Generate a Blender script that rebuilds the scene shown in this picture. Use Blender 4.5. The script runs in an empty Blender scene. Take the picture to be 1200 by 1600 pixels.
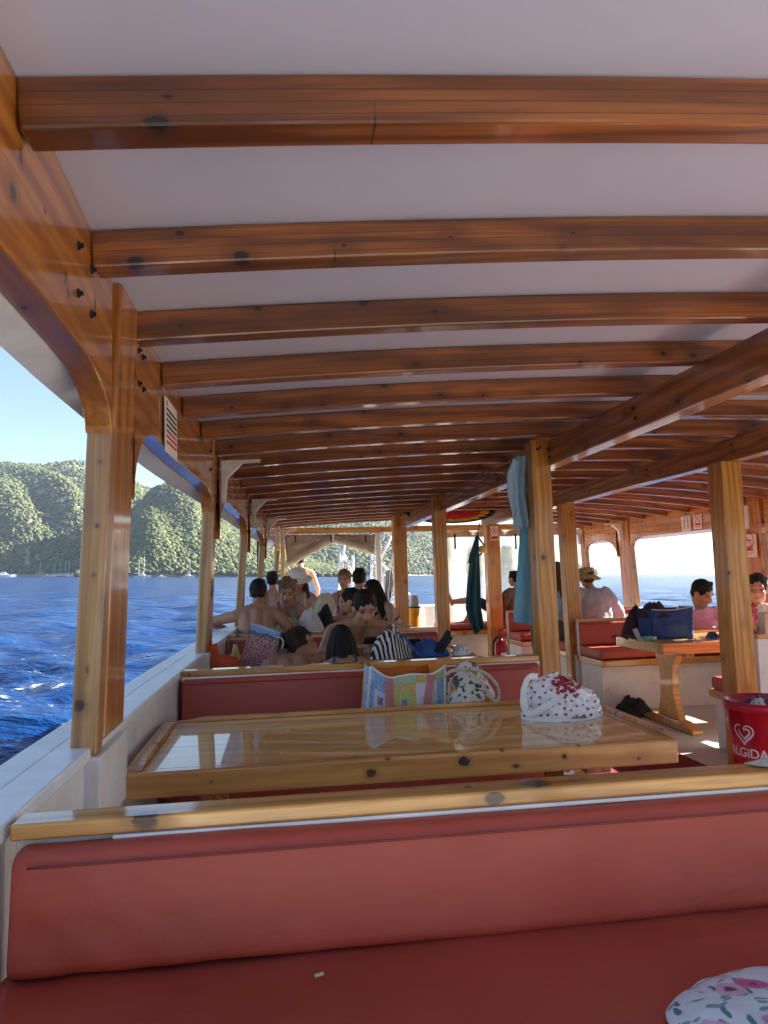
import bpy, bmesh, math, random
import numpy as np
from mathutils import Vector, Matrix, Euler, noise as mnoise
random.seed(7); np.random.seed(7)
S = bpy.context.scene; COL = S.collection; R = math.radians; PI = math.pi
# ---------------------------------------------------------------- camera, sky, sun, exposure
F, U0, V0, ROLL, EYE, HZ = 1156.2, 439.1, 903.56, .028, 1.28, 897.
th = math.atan((HZ-800)/F)
cr = Vector((1,0,0)); cf = Vector((0,math.cos(th),math.sin(th))); cu = Vector((0,-math.sin(th),math.cos(th)))
fwd = (cr*((U0-600)/F)+cu*((800-V0)/F)+cf).normalized()
r0 = fwd.cross(Vector((0,0,1))).normalized(); up0 = r0.cross(fwd)
rgt = r0*math.cos(ROLL)+up0*math.sin(ROLL); upv = rgt.cross(fwd)
BOAT = Matrix((rgt,fwd,upv)).transposed().to_4x4()        # boat frame -> world (the boat heels and trims a little)
BI = BOAT.to_3x3().transposed()
EYEP = Vector((0,0,EYE))
cam_d = bpy.data.cameras.new('camera'); cam = bpy.data.objects.new('camera', cam_d); COL.objects.link(cam)
cam.location = BOAT @ EYEP; cam.rotation_euler = (R(90)+th,0,0)
cam_d.sensor_fit='VERTICAL'; cam_d.sensor_height=24; cam_d.lens=F/1600*24; cam_d.clip_start=.02; cam_d.clip_end=40000
S.camera = cam
SUN_AZ, SUN_EL = 63, 27           # degrees right of the view direction, above the horizon
W = bpy.data.worlds.new('World'); S.world = W; W.use_nodes = True
nt = W.node_tree; bg = nt.nodes['Background']
sky = nt.nodes.new('ShaderNodeTexSky'); sky.sky_type='NISHITA'; sky.sun_disc=False
sky.sun_elevation=R(SUN_EL); sky.sun_rotation=R(SUN_AZ); sky.air_density=.9; sky.dust_density=.35; sky.ozone_density=1.6
nt.links.new(sky.outputs[0], bg.inputs[0]); bg.inputs[1].default_value=.044
sun_d = bpy.data.lights.new('sun','SUN'); sun_d.energy=5; sun_d.angle=R(.5); sun_d.color=(1,.93,.82)
sun = bpy.data.objects.new('sun', sun_d); COL.objects.link(sun)
sd = Vector((math.sin(R(SUN_AZ))*math.cos(R(SUN_EL)), math.cos(R(SUN_AZ))*math.cos(R(SUN_EL)), math.sin(R(SUN_EL))))
sun.rotation_euler = sd.to_track_quat('Z','Y').to_euler(); sun.location=(20,20,30)
S.view_settings.view_transform='Standard'; S.view_settings.look='None'; S.view_settings.gamma=1
S.view_settings.exposure=2.6
S.render.engine='CYCLES'
cy=S.cycles; cy.use_denoising=True; cy.max_bounces=10; cy.diffuse_bounces=6; cy.glossy_bounces=5; cy.transparent_max_bounces=12
cy.sample_clamp_indirect=40; cy.blur_glossy=1.0; cy.caustics_refractive=False; cy.caustics_reflective=True; cy.volume_bounces=0
# ---------------------------------------------------------------- helpers
def at(u,v,y):                     # boat-frame point seen at photo pixel (u,v), y metres ahead along the boat
    d = BI @ (cr*((u-600)/F)+cu*((800-v)/F)+cf)
    return EYEP + d*(y/d.y)
def atx(u,v,x):
    d=BI@(cr*((u-600)/F)+cu*((800-v)/F)+cf); return EYEP+d*(x/d.x)
WORLD_OBS=set()
def link(o, parent=None):
    COL.objects.link(o)
    if parent: o.parent=parent
    return o
def tag(o,label=None,cat=None,group=None,kind=None):
    if label: o['label']=label
    if cat: o['category']=cat
    if group: o['group']=group
    if kind: o['kind']=kind
    return o
def thing(name,label,cat,loc=(0,0,0),rz=0,group=None):
    o=bpy.data.objects.new(name,None); o.empty_display_size=.1; COL.objects.link(o)
    o.location=loc; o.rotation_euler=(0,0,rz); return tag(o,label,cat,group)
def copy_tree(o,parent=None):
    c=o.copy(); COL.objects.link(c); c.parent=parent
    for ch in list(o.children): copy_tree(ch,c)
    return c
class MB:
    def __init__(s): s.v=[]; s.f=[]; s.g=[]; s.m=[]; s.uv=[]
    def add(s,vs,fs,gs=None,mi=0,uv=None):
        n=len(s.v); s.v+= [tuple(p) for p in vs]
        off=(random.random()*9,random.random()*9,random.random()*9)
        gs = gs if gs is not None else vs
        s.g+=[(g[0]+off[0],g[1]+off[1],g[2]+off[2]) for g in gs]
        s.uv+= [tuple(t) for t in uv] if uv is not None else [(0,0)]*len(vs)
        s.f+=[tuple(i+n for i in f) for f in fs]; s.m+=[mi]*len(fs); return s
    def box(s,x0,x1,y0,y1,z0,z1,ax='x',mi=0,M=None):
        vs=[Vector((x,y,z)) for x in (x0,x1) for y in (y0,y1) for z in (z0,z1)]
        k={'x':(0,1,2),'y':(1,0,2),'z':(2,0,1)}[ax]
        gs=[(p[k[0]],p[k[1]],p[k[2]]) for p in vs]
        if M: vs=[M@p for p in vs]
        return s.add(vs,[(0,1,3,2),(4,6,7,5),(0,4,5,1),(2,3,7,6),(0,2,6,4),(1,5,7,3)],gs,mi)
    def sweep(s,path,sec,side=None,mi=0,closed=True,caps=True,scale=None,twist=None):
        # section (a,b): a along side, b along up
        P=[Vector(p) for p in path]; n=len(P); m=len(sec); vs=[];gs=[];L=0;uv=[]
        for i,p in enumerate(P):
            t=(P[min(i+1,n-1)]-P[max(i-1,0)]).normalized()
            sd_=Vector(side) if side is not None else (Vector((0,0,1)).cross(t) if abs(t.z)<.95 else Vector((1,0,0)))
            sd_=(sd_-t*sd_.dot(t)).normalized(); u=t.cross(sd_)
            if i: L+=(P[i]-P[i-1]).length
            k=scale[i] if scale is not None else 1
            for j,(a,b) in enumerate(sec):
                vs.append(p+sd_*a*k+u*b*k); gs.append((L,a,b)); uv.append((L,j/m))
        fs=[]
        mm=m if closed else m-1
        for i in range(n-1):
            for j in range(mm):
                j2=(j+1)%m; fs.append((i*m+j,i*m+j2,(i+1)*m+j2,(i+1)*m+j))
        if caps and closed: fs.append(tuple(range(m))[::-1]); fs.append(tuple((n-1)*m+j for j in range(m)))
        return s.add(vs,fs,gs,mi,uv)
    def tube(s,path,r,seg=8,mi=0,scale=None):
        return s.sweep(path,[(r*math.cos(2*PI*k/seg),r*math.sin(2*PI*k/seg)) for k in range(seg)],mi=mi,scale=scale)
    def lathe(s,prof,c=(0,0,0),seg=32,mi=0,M=None):
        n=len(prof);vs=[];uv=[]
        for k in range(seg):
            a=2*PI*k/seg
            for j,(r,z) in enumerate(prof):
                p=Vector((r*math.cos(a),r*math.sin(a),z)); p=(M@p) if M else p
                vs.append(p+Vector(c)); uv.append((k/seg,z))
        fs=[(k*n+j,((k+1)%seg)*n+j,((k+1)%seg)*n+j+1,k*n+j+1) for k in range(seg) for j in range(n-1)]
        return s.add(vs,fs,None,mi,uv)
    def grid(s,fn,nu,nv,mi=0,wrap=False):
        vs=[];uv=[]
        for i in range(nu+1):
            for j in range(nv+1):
                vs.append(fn(i/nu,j/nv)); uv.append((i/nu,j/nv))
        fs=[(i*(nv+1)+j,(i+1)*(nv+1)+j,(i+1)*(nv+1)+j+1,i*(nv+1)+j+1) for i in range(nu) for j in range(nv)]
        return s.add(vs,fs,None,mi,uv)
    def poly(s,pts,thick,n,mi=0):  # extruded polygon; n = thickness direction
        n=Vector(n).normalized()*thick; m=len(pts); P=[Vector(p) for p in pts]
        return s.add(P+[p+n for p in P],[tuple(range(m))[::-1],tuple(range(m,2*m))]+[(i,(i+1)%m,m+(i+1)%m,m+i) for i in range(m)],None,mi)
    def ball(s,c,r,M=None,seg=16,ring=10,mi=0):
        r=r if hasattr(r,'__len__') else (r,r,r); vs=[];fs=[]
        for i in range(ring+1):
            for k in range(seg):
                a=PI*i/ring;b=2*PI*k/seg
                p=Vector((r[0]*math.sin(a)*math.cos(b),r[1]*math.sin(a)*math.sin(b),r[2]*math.cos(a)))
                vs.append((M@p if M else p)+Vector(c))
        for i in range(ring):
            for k in range(seg): fs.append((i*seg+k,(i+1)*seg+k,(i+1)*seg+(k+1)%seg,i*seg+(k+1)%seg))
        return s.add(vs,fs,None,mi)
    def mesh(s,name):
        me=bpy.data.meshes.new(name); me.from_pydata(s.v,[],s.f); 
        a=me.attributes.new('gc','FLOAT_VECTOR','POINT'); a.data.foreach_set('vector',np.array(s.g,'f').ravel())
        uvl=me.uv_layers.new(name='UVMap'); li=np.zeros(len(me.loops),'i'); me.loops.foreach_get('vertex_index',li)
        uvl.data.foreach_set('uv',np.array(s.uv,'f')[li].ravel())
        me.polygons.foreach_set('material_index',np.array(s.m,'i')); me.update(); return me
    def build(s,name,mats,parent=None,smooth=False,bevel=0,sub=0,solid=0,fix=False,seg=2):
        me=s.mesh(name); mats=mats if isinstance(mats,(list,tuple)) else [mats]
        for m in mats: me.materials.append(m)
        if fix:
            bm=bmesh.new(); bm.from_mesh(me); bmesh.ops.remove_doubles(bm,verts=bm.verts,dist=1e-5); bmesh.ops.recalc_face_normals(bm,faces=bm.faces); bm.to_mesh(me); bm.free()
        o=link(bpy.data.objects.new(name,me),parent)
        if smooth: me.polygons.foreach_set('use_smooth',np.ones(len(me.polygons),'?'))
        if solid: md=o.modifiers.new('s','SOLIDIFY'); md.thickness=solid; md.offset=0
        if bevel:
            md=o.modifiers.new('b','BEVEL'); md.width=bevel; md.segments=seg; md.limit_method='ANGLE'; md.angle_limit=R(40)
            if smooth or seg>2: me.polygons.foreach_set('use_smooth',np.ones(len(me.polygons),'?')); md.harden_normals=True
        if sub: md=o.modifiers.new('u','SUBSURF'); md.levels=md.render_levels=sub
        return o
# ---- node helpers
class NT:
    def __init__(s,name):
        s.m=bpy.data.materials.new(name); s.m.use_nodes=True; s.t=s.m.node_tree; s.b=s.t.nodes['Principled BSDF']
    def n(s,typ,_in=None,**kw):
        nd=s.t.nodes.new('ShaderNode'+typ)
        for k,v in kw.items(): setattr(nd,k,v)
        for k,v in (_in or {}).items(): s.set(nd.inputs[k],v)
        return nd
    def set(s,sock,v):
        if isinstance(v,bpy.types.NodeSocket): s.t.links.new(v,sock)
        elif isinstance(v,bpy.types.Node): s.t.links.new(v.outputs[0],sock)
        else:
            if hasattr(v,'__len__') and len(v)==3 and sock.type=='RGBA': v=(*v,1)
            sock.default_value=v
    def math(s,op,a,b=0,c=0,clamp=False): return s.n('Math',{0:a,1:b,2:c},operation=op,use_clamp=clamp).outputs[0]
    def mul(s,vec,k): return s.n('VectorMath',{0:vec,1:k},operation='MULTIPLY').outputs[0]
    def noise(s,vec,scale,detail=3,rough=.55,dist=0): return s.n('TexNoise',{'Vector':vec,'Scale':scale,'Detail':detail,'Roughness':rough,'Distortion':dist})
    def step(s,x,a,b): return s.n('MapRange',{0:x,1:a,2:b,3:0,4:1},interpolation_type='SMOOTHSTEP').outputs[0]
    def mix(s,f,a,b,bt='MIX'):
        nd=s.n('Mix',data_type='RGBA',blend_type=bt); s.set(nd.inputs[0],f); s.set(nd.inputs[6],a); s.set(nd.inputs[7],b); return nd.outputs[2]
    def ramp(s,f,stops,interp='LINEAR'):
        nd=s.n('ValToRGB',{0:f}); e=nd.color_ramp.elements; nd.color_ramp.interpolation=interp
        while len(e)<len(stops): e.new(.5)
        for x,(p,c) in zip(e,stops): x.position=p; x.color=(*c,1)
        return nd.outputs[0]
    def bump(s,h,st=.2,d=.01): s.set(s.b.inputs['Normal'],s.n('Bump',{'Height':h,'Strength':st,'Distance':d}).outputs[0])
    def P(s,**k):
        for a,v in k.items(): s.set(s.b.inputs[a.replace('_',' ')],v)
        return s.m
def gcv(t): return t.n('Attribute',attribute_name='gc').outputs['Vector']
def objv(t): return t.n('TexCoord').outputs['Object']
def uvv(t): return t.n('TexCoord').outputs['UV']
WOODS={}
def wood(name,light,dark,coat=1.,cr_=.08,strip=0,rough=.38,knot=.62,rings=16.,weather=0,spots=()):
    if not spots: WOODS[name]=dict(light=light,dark=dark,coat=coat,cr_=cr_,strip=strip,rough=rough,knot=knot,rings=rings,weather=weather)
    t=NT(name); g=gcv(t)
    w1=t.noise(t.mul(g,(.9,5,5)),1,2).outputs['Color']
    warp=t.n('VectorMath',{0:g,1:t.mul(w1,(.0,.09,.09))},operation='ADD').outputs[0]
    sx=t.n('SeparateXYZ',{0:g}); uvk=t.n('CombineXYZ',{0:t.math('MULTIPLY',sx.outputs[0],.7),1:t.math('ADD',sx.outputs[1],t.math('MULTIPLY',sx.outputs[2],1.13)),2:0}).outputs[0]
    vo=t.n('TexVoronoi',{'Vector':uvk,'Scale':6.,'Randomness':1.},voronoi_dimensions='2D')
    gate=t.math('GREATER_THAN',t.n('SeparateColor',{0:vo.outputs['Color']}).outputs[0],knot)
    d=t.math('ADD',vo.outputs['Distance'],t.math('MULTIPLY',t.math('SUBTRACT',t.noise(t.mul(uvk,(14,22,1)),1,3).outputs[0],.5),.07)); kr=t.math('ADD',.018,t.math('MULTIPLY',t.n('SeparateColor',{0:vo.outputs['Color']}).outputs[1],.075))
    kn=t.math('MULTIPLY',t.math('SUBTRACT',1,t.step(d,t.math('MULTIPLY',kr,.6),kr)),gate)
    halo=t.math('MULTIPLY',t.math('SUBTRACT',1,t.step(d,.05,.32)),gate)
    wv=t.n('TexWave',{'Vector':t.mul(warp,(.03,1,.55)),'Scale':rings,'Distortion':t.math('ADD',2.2,t.math('MULTIPLY',halo,2.5)),'Detail':2.,'Detail Scale':1.2},wave_type='BANDS',bands_direction='DIAGONAL').outputs['Fac']
    fib=t.noise(t.mul(g,(5,320,320)),1,2).outputs[0]
    big=t.noise(t.mul(g,(1.1,9,9)),1,3).outputs[0]
    c=t.mix(t.math('MULTIPLY',t.math('POWER',wv,2.),.8),light,dark)
    c=t.mix(t.step(big,.42,.75),c,tuple(x*.62 for x in dark) if strip else tuple(.5*a+.3*b for a,b in zip(light,dark)))
    mid=t.noise(t.mul(warp,(1.8,62,62)),1,3,.6).outputs[0]
    c=t.mix(t.math('MULTIPLY',t.step(mid,.40,.68),.55),c,tuple(x*.8 for x in dark))
    c=t.mix(t.math('MULTIPLY',t.step(fib,.45,.7),.35),c,dark)
    if strip:
        s_=t.math('DIVIDE',t.n('SeparateXYZ',{0:g}).outputs[2],strip); fr=t.math('FRACT',s_)
        idn=t.n('TexWhiteNoise',{'W':t.math('FLOOR',s_)},noise_dimensions='1D').outputs[0]
        c=t.mix(t.math('MULTIPLY',idn,.45),c,tuple(.45*x for x in light))
        c=t.mix(t.math('MULTIPLY',t.math('SUBTRACT',1,t.step(fr,.0,.13)),.85),c,(.02,.008,.004))
    c=t.mix(t.math('MULTIPLY',halo,.5),c,tuple(x*.7 for x in dark))
    c=t.mix(t.math('MULTIPLY',kn,.96),c,(.012,.005,.004))
    for (sc_,sr_,st_) in spots:   # knots, burns and butt joints this one piece of timber has
        o_=t.n('TexCoord').outputs['Object']; wob=t.mul(t.n('VectorMath',{0:t.noise(o_,70,2).outputs['Color'],1:(.5,.5,.5)},operation='SUBTRACT').outputs[0],tuple(.9*x for x in sr_))
        q=t.n('VectorMath',{0:t.n('VectorMath',{0:o_,1:tuple(sc_)},operation='SUBTRACT').outputs[0],1:wob},operation='ADD').outputs[0]
        L_=t.n('VectorMath',{0:t.mul(q,tuple(1/x for x in sr_))},operation='LENGTH').outputs[1]
        c=t.mix(t.math('MULTIPLY',t.math('SUBTRACT',1,t.step(L_,.9,2.4)),.5*st_),c,tuple(x*.6 for x in dark)); c=t.mix(t.math('MULTIPLY',t.math('SUBTRACT',1,t.step(L_,.7,1.1)),st_),c,(.012,.006,.004))
    if weather: c=t.mix(t.math('MULTIPLY',t.step(t.noise(t.mul(g,(2,8,8)),1,4).outputs[0],.5,.72),weather),c,(.34,.29,.24))
    t.bump(t.math('ADD',t.math('MULTIPLY',wv,.35),t.math('ADD',t.math('MULTIPLY',fib,.3),t.math('MULTIPLY',t.noise(t.mul(g,(3,14,14)),1,2).outputs[0],1.5))),.18,.004)
    return t.P(Base_Color=c,Roughness=rough,Coat_Weight=coat,Coat_Roughness=cr_,Coat_IOR=1.5)
def spotted(o,base,spots):
    w=dict(WOODS[base]); w['spots']=spots; o.data.materials[0]=wood(base+'_marked',**w)
def plain(name,col,rough=.6,var=.12,bump=0,bs=60,metal=0,coat=0,spec=.5,scale=6,sheen=0,trans=0):
    t=NT(name); o=objv(t); n=t.noise(o,scale,4).outputs[0]
    c=t.mix(t.step(n,.3,.7),tuple(x*(1-var) for x in col),tuple(min(1,x*(1+var)) for x in col))
    if bump: t.bump(t.noise(o,bs,4).outputs[0],bump,.01)
    return t.P(Base_Color=c,Roughness=rough,Metallic=metal,Coat_Weight=coat,Specular_IOR_Level=spec,Sheen_Weight=sheen,Transmission_Weight=trans)
def paint(name,col,dirt=(.35,.28,.2),amt=.5,rough=.45):
    t=NT(name); o=objv(t)
    n=t.noise(o,9,6,.65).outputs[0]; n2=t.noise(t.mul(o,(1,1,3)),28,4).outputs[0]
    c=t.mix(t.step(n,.3,.75),col,tuple(x*.86 for x in col))
    c=t.mix(t.math('MULTIPLY',t.math('MULTIPLY',t.step(n,.58,.74),t.step(n2,.5,.66)),amt),c,dirt)
    t.bump(t.noise(o,40,4).outputs[0],.12,.004)
    return t.P(Base_Color=c,Roughness=rough)
M={}
M['beam']=wood('beam_wood',(.48,.158,.026),(.13,.034,.008),strip=.021,cr_=.10,knot=.3,coat=.75)
M['long']=wood('long_beam_wood',(.48,.175,.032),(.17,.05,.011),cr_=.10,knot=.35,coat=.8)
M['post']=wood('post_wood',(.66,.32,.05),(.36,.13,.02),cr_=.1,knot=.42,coat=.7)
M['front']=wood('weathered_post_wood',(.56,.31,.12),(.27,.11,.035),coat=.5,cr_=.2,knot=.3,weather=.3,rings=9)
M['panel']=wood('panel_wood',(.66,.27,.038),(.34,.10,.015),cr_=.1,knot=.35,rings=9)
M['table']=wood('table_wood',(.88,.56,.17),(.68,.37,.09),cr_=.03,knot=.8,rings=7)
M['rail']=wood('rail_wood',(.74,.38,.085),(.42,.165,.034),cr_=.09,knot=.12)
M['white']=paint('white_paint',(.80,.78,.74)); M['cap']=paint('gunwale_paint',(.84,.88,.90),(.3,.33,.36),.55,.35)
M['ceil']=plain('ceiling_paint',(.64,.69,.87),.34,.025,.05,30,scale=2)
M['deck']=paint('deck_paint',(.60,.57,.52),(.28,.25,.2),.5)
def vinyl():
    t=NT('red_vinyl'); o=objv(t); g=t.noise(o,420,2).outputs[0]; n=t.noise(o,3.2,4).outputs[0]; w=t.noise(t.mul(o,(2,6,6)),2.2,2,.5,1.).outputs[0]
    c=t.mix(t.math('MULTIPLY',t.step(t.noise(t.mul(o,(1,2.5,2.5)),2.6,5,.62).outputs[0],.5,.68),.30),t.mix(t.step(n,.3,.7),(.37,.056,.035),(.43,.072,.046)),(.46,.10,.07))
    t.bump(t.math('ADD',t.math('MULTIPLY',g,.12),t.math('MULTIPLY',w,.9)),.22,.010)
    return t.P(Base_Color=c,Roughness=t.math('ADD',.28,t.math('MULTIPLY',n,.34)),Specular_IOR_Level=.45)
M['red']=vinyl(); M['seam']=plain('dark_seam',(.22,.035,.028),.6); M['pipe']=plain('white_piping',(.75,.75,.76),.5)
M['black']=plain('black_cloth',(.012,.013,.018),.85,.3,.3); M['iron']=plain('dark_iron',(.03,.028,.03),.5,.3,metal=.6)
M['paper']=plain('paper',(.8,.78,.76),.7,.04); M['ink']=plain('black_ink',(.02,.02,.022),.6); M['redink']=plain('red_ink',(.55,.03,.035),.6)
M['steel']=plain('white_pipe',(.75,.76,.77),.3,.05)
# ---------------------------------------------------------------- boat curves
def curve(pts):
    xs=[p[0] for p in pts]; ys=[p[1] for p in pts]
    # smooth monotone-ish interpolation
    def fn(x):
        if x<=xs[0]: return ys[0]
        if x>=xs[-1]: return ys[-1]+(x-xs[-1])*(ys[-1]-ys[-2])/(xs[-1]-xs[-2])
        i=max(k for k in range(len(xs)-1) if xs[k]<=x)
        h=xs[i+1]-xs[i]; t=(x-xs[i])/h
        m=lambda k:(ys[min(k+1,len(xs)-1)]-ys[max(k-1,0)])/(xs[min(k+1,len(xs)-1)]-xs[max(k-1,0)])
        return (2*t**3-3*t*t+1)*ys[i]+(t**3-2*t*t+t)*h*m(i)+(-2*t**3+3*t*t)*ys[i+1]+(t**3-t*t)*h*m(i+1)
    return fn
XL=curve([(-3,-.385),(1.2,-.388),(1.7,-.402),(2.65,-.408),(3.2,-.402),(4.2,-.352),(6.3,-.268),(8.5,-.175),(11.2,.02),(13,.2)])     # left frame inner face
XG=curve([(-3,-.45),(1.7,-.45),(2.2,-.447),(3.3,-.43),(5.7,-.36),(8.5,-.24),(11.2,-.06),(13,.15)])        # left gunwale inner edge
XR=curve([(-3,4.88),(6.5,4.88),(9.8,4.78),(11.2,4.68),(13,4.4)])
def ZB(x): return 2.09-(.0146 if x<2.5 else .031)*(x-2.5)**2          # underside of the roof beams
YF=.34; YEND=11.3; SEA=-1.05
# ---------------------------------------------------------------- deck, ceiling
mb=MB(); mb.grid(lambda a,b:(-.5+5.4*a,-4.5+18.3*b,0),6,12); tag(mb.build('deck',M['deck']),kind='structure')
mb=MB(); mb.grid(lambda a,b:(lambda x:(x,YF+(11.4-YF)*b,ZB(x)+.088))(-.5+5.5*a),40,6)
mb.grid(lambda a,b:(lambda x:(x,YF+(11.4-YF)*b,ZB(x)+.15))(-.64+5.7*a),40,6); tag(mb.build('ceiling',M['ceil'],smooth=True),kind='structure')
# ---------------------------------------------------------------- roof beams
def ordinal(k): return ['first','second','third','fourth','fifth','sixth','seventh','eighth','ninth','tenth','eleventh','twelfth','thirteenth','fourteenth','fifteenth','sixteenth','seventeenth','eighteenth','nineteenth','twentieth','twenty-first','twenty-second'][k]
def beam_mesh(y,seed):
    random.seed(seed); mb=MB(); xa,xb=XL(y)+.002,XR(y)-.002; n=40; h=.086
    path=[(xa+(xb-xa)*i/n,y-.0325,ZB(xa+(xb-xa)*i/n)+h/2) for i in range(n+1)]
    mb.sweep(path,[(-.0325,-h/2),(.0325,-h/2),(.0325,h/2),(-.0325,h/2)],side=(0,1,0)); return mb
ys=[1.195+.505*k for k in range(20)]
for k,y in enumerate([.69]):
    tag(beam_mesh(y,90+k).build('roof_beam',M['beam'],bevel=.006),'varnished roof beam above the viewer, just out of the photo','roof beam','cambered beams under the white ceiling')
for k,y in enumerate(ys):
    lb='dark varnished cambered roof beam, %s one counted from the nearest in the photo'%ordinal(k)
    if k==0: lb='nearest and largest roof beam, laminated strips with a big black knot near its left end'
    if k==1: lb='second nearest roof beam, with a bright sky reflection under its left end'
    if k==len(ys)-1: lb='farthest roof beam, just before the pale beam over the rolled canvas'
    bo=beam_mesh(y,k).build('roof_beam',M['beam'],bevel=.006)
    if k==0: spotted(bo,'beam_wood',[(at(246,190,1.13),(.022,.03,.012),1),(at(587,205,1.13),(.0016,.2,.030),.9),(at(262,151,1.13),(.008,.02,.004),1),(at(1090,226,1.16),(.02,.03,.004),.9),(at(805,219,1.16),(.006,.03,.008),.8)])
    if k==1: spotted(bo,'beam_wood',[(at(525,398,1.61),(.0016,.2,.025),.9),(at(172,402,1.61),(.014,.02,.009),1),(at(885,380,1.61),(.012,.03,.006),.9),(at(1020,382,1.61),(.014,.03,.007),.9)])
    tag(bo,lb,'roof beam','cambered beams under the white ceiling')
# fore-and-aft beams
b=MB(); b.lathe([(0,.011),(.005,.011),(.005,.005),(.0085,.005),(.012,-.004),(0,-.004)],seg=6); BOLT=b.mesh('bolt'); BOLT.materials.append(M['iron'])
def long_beam(x0,x1,z0,z1,ya,yb,label):
    mb=MB(); mb.box(x0,x1,ya,yb,z0,z1,'y'); o=thing('carrying_beam',label,'beam',(0,0,0),group='carrying beams running along the cabin')
    tb=mb.build('timber',M['long'],o,bevel=.006)
    for yy in [ya+.6+1.1*i for i in range(int((yb-ya)/1.1))]:
        for dz in (.05,.1):
            c=bpy.data.objects.new('bolt',BOLT); link(c,tb); c.location=(x0,yy+dz*.3,z0+dz); c.rotation_euler=(0,-PI/2,0)
    return o
long_beam(1.625,1.72,1.915,2.07,YF,10.2,'dark carrying beam along the left side of the gangway, under the roof beams')
long_beam(2.83,2.93,1.94,2.088,YF,10.2,'dark carrying beam along the right side of the gangway, under the roof beams')
def post(x0,x1,y0,y1,z1,label,mat='post',lean=0,z0=0.):
    mb=MB(); c=((x0+x1)/2,(y0+y1)/2); a,b=(x1-x0)/2,(y1-y0)/2
    mb.sweep([(c[0],c[1],z0),(c[0]+lean,c[1],z1)],[(-a,-b),(a,-b),(a,b),(-a,b)],side=(1,0,0))
    return tag(mb.build('wooden_post',M[mat],bevel=.008),label,'post','posts carrying the roof along the gangway')
post(1.52,1.64,4.28,4.42,2.075,'pale wooden post with blue towels hanging on its left side')
post(1.56,1.69,7.4,7.53,2.08,'wooden post left of the hanging dark blue shirt, by the man with a phone')
post(1.53,1.72,10.0,10.16,2.08,'orange wooden post near the far opening, beside the yellow bag')
post(2.79,2.93,4.32,4.48,1.945,'wooden post standing next to the red rubbish bin',lean=-.01)
post(2.835,2.98,7.1,7.24,1.95,'wooden post just left of the man in a sun hat',lean=-.03)
post(2.83,3.02,9.95,10.12,1.95,'orange wooden post carrying the small prohibition sign')
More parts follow.
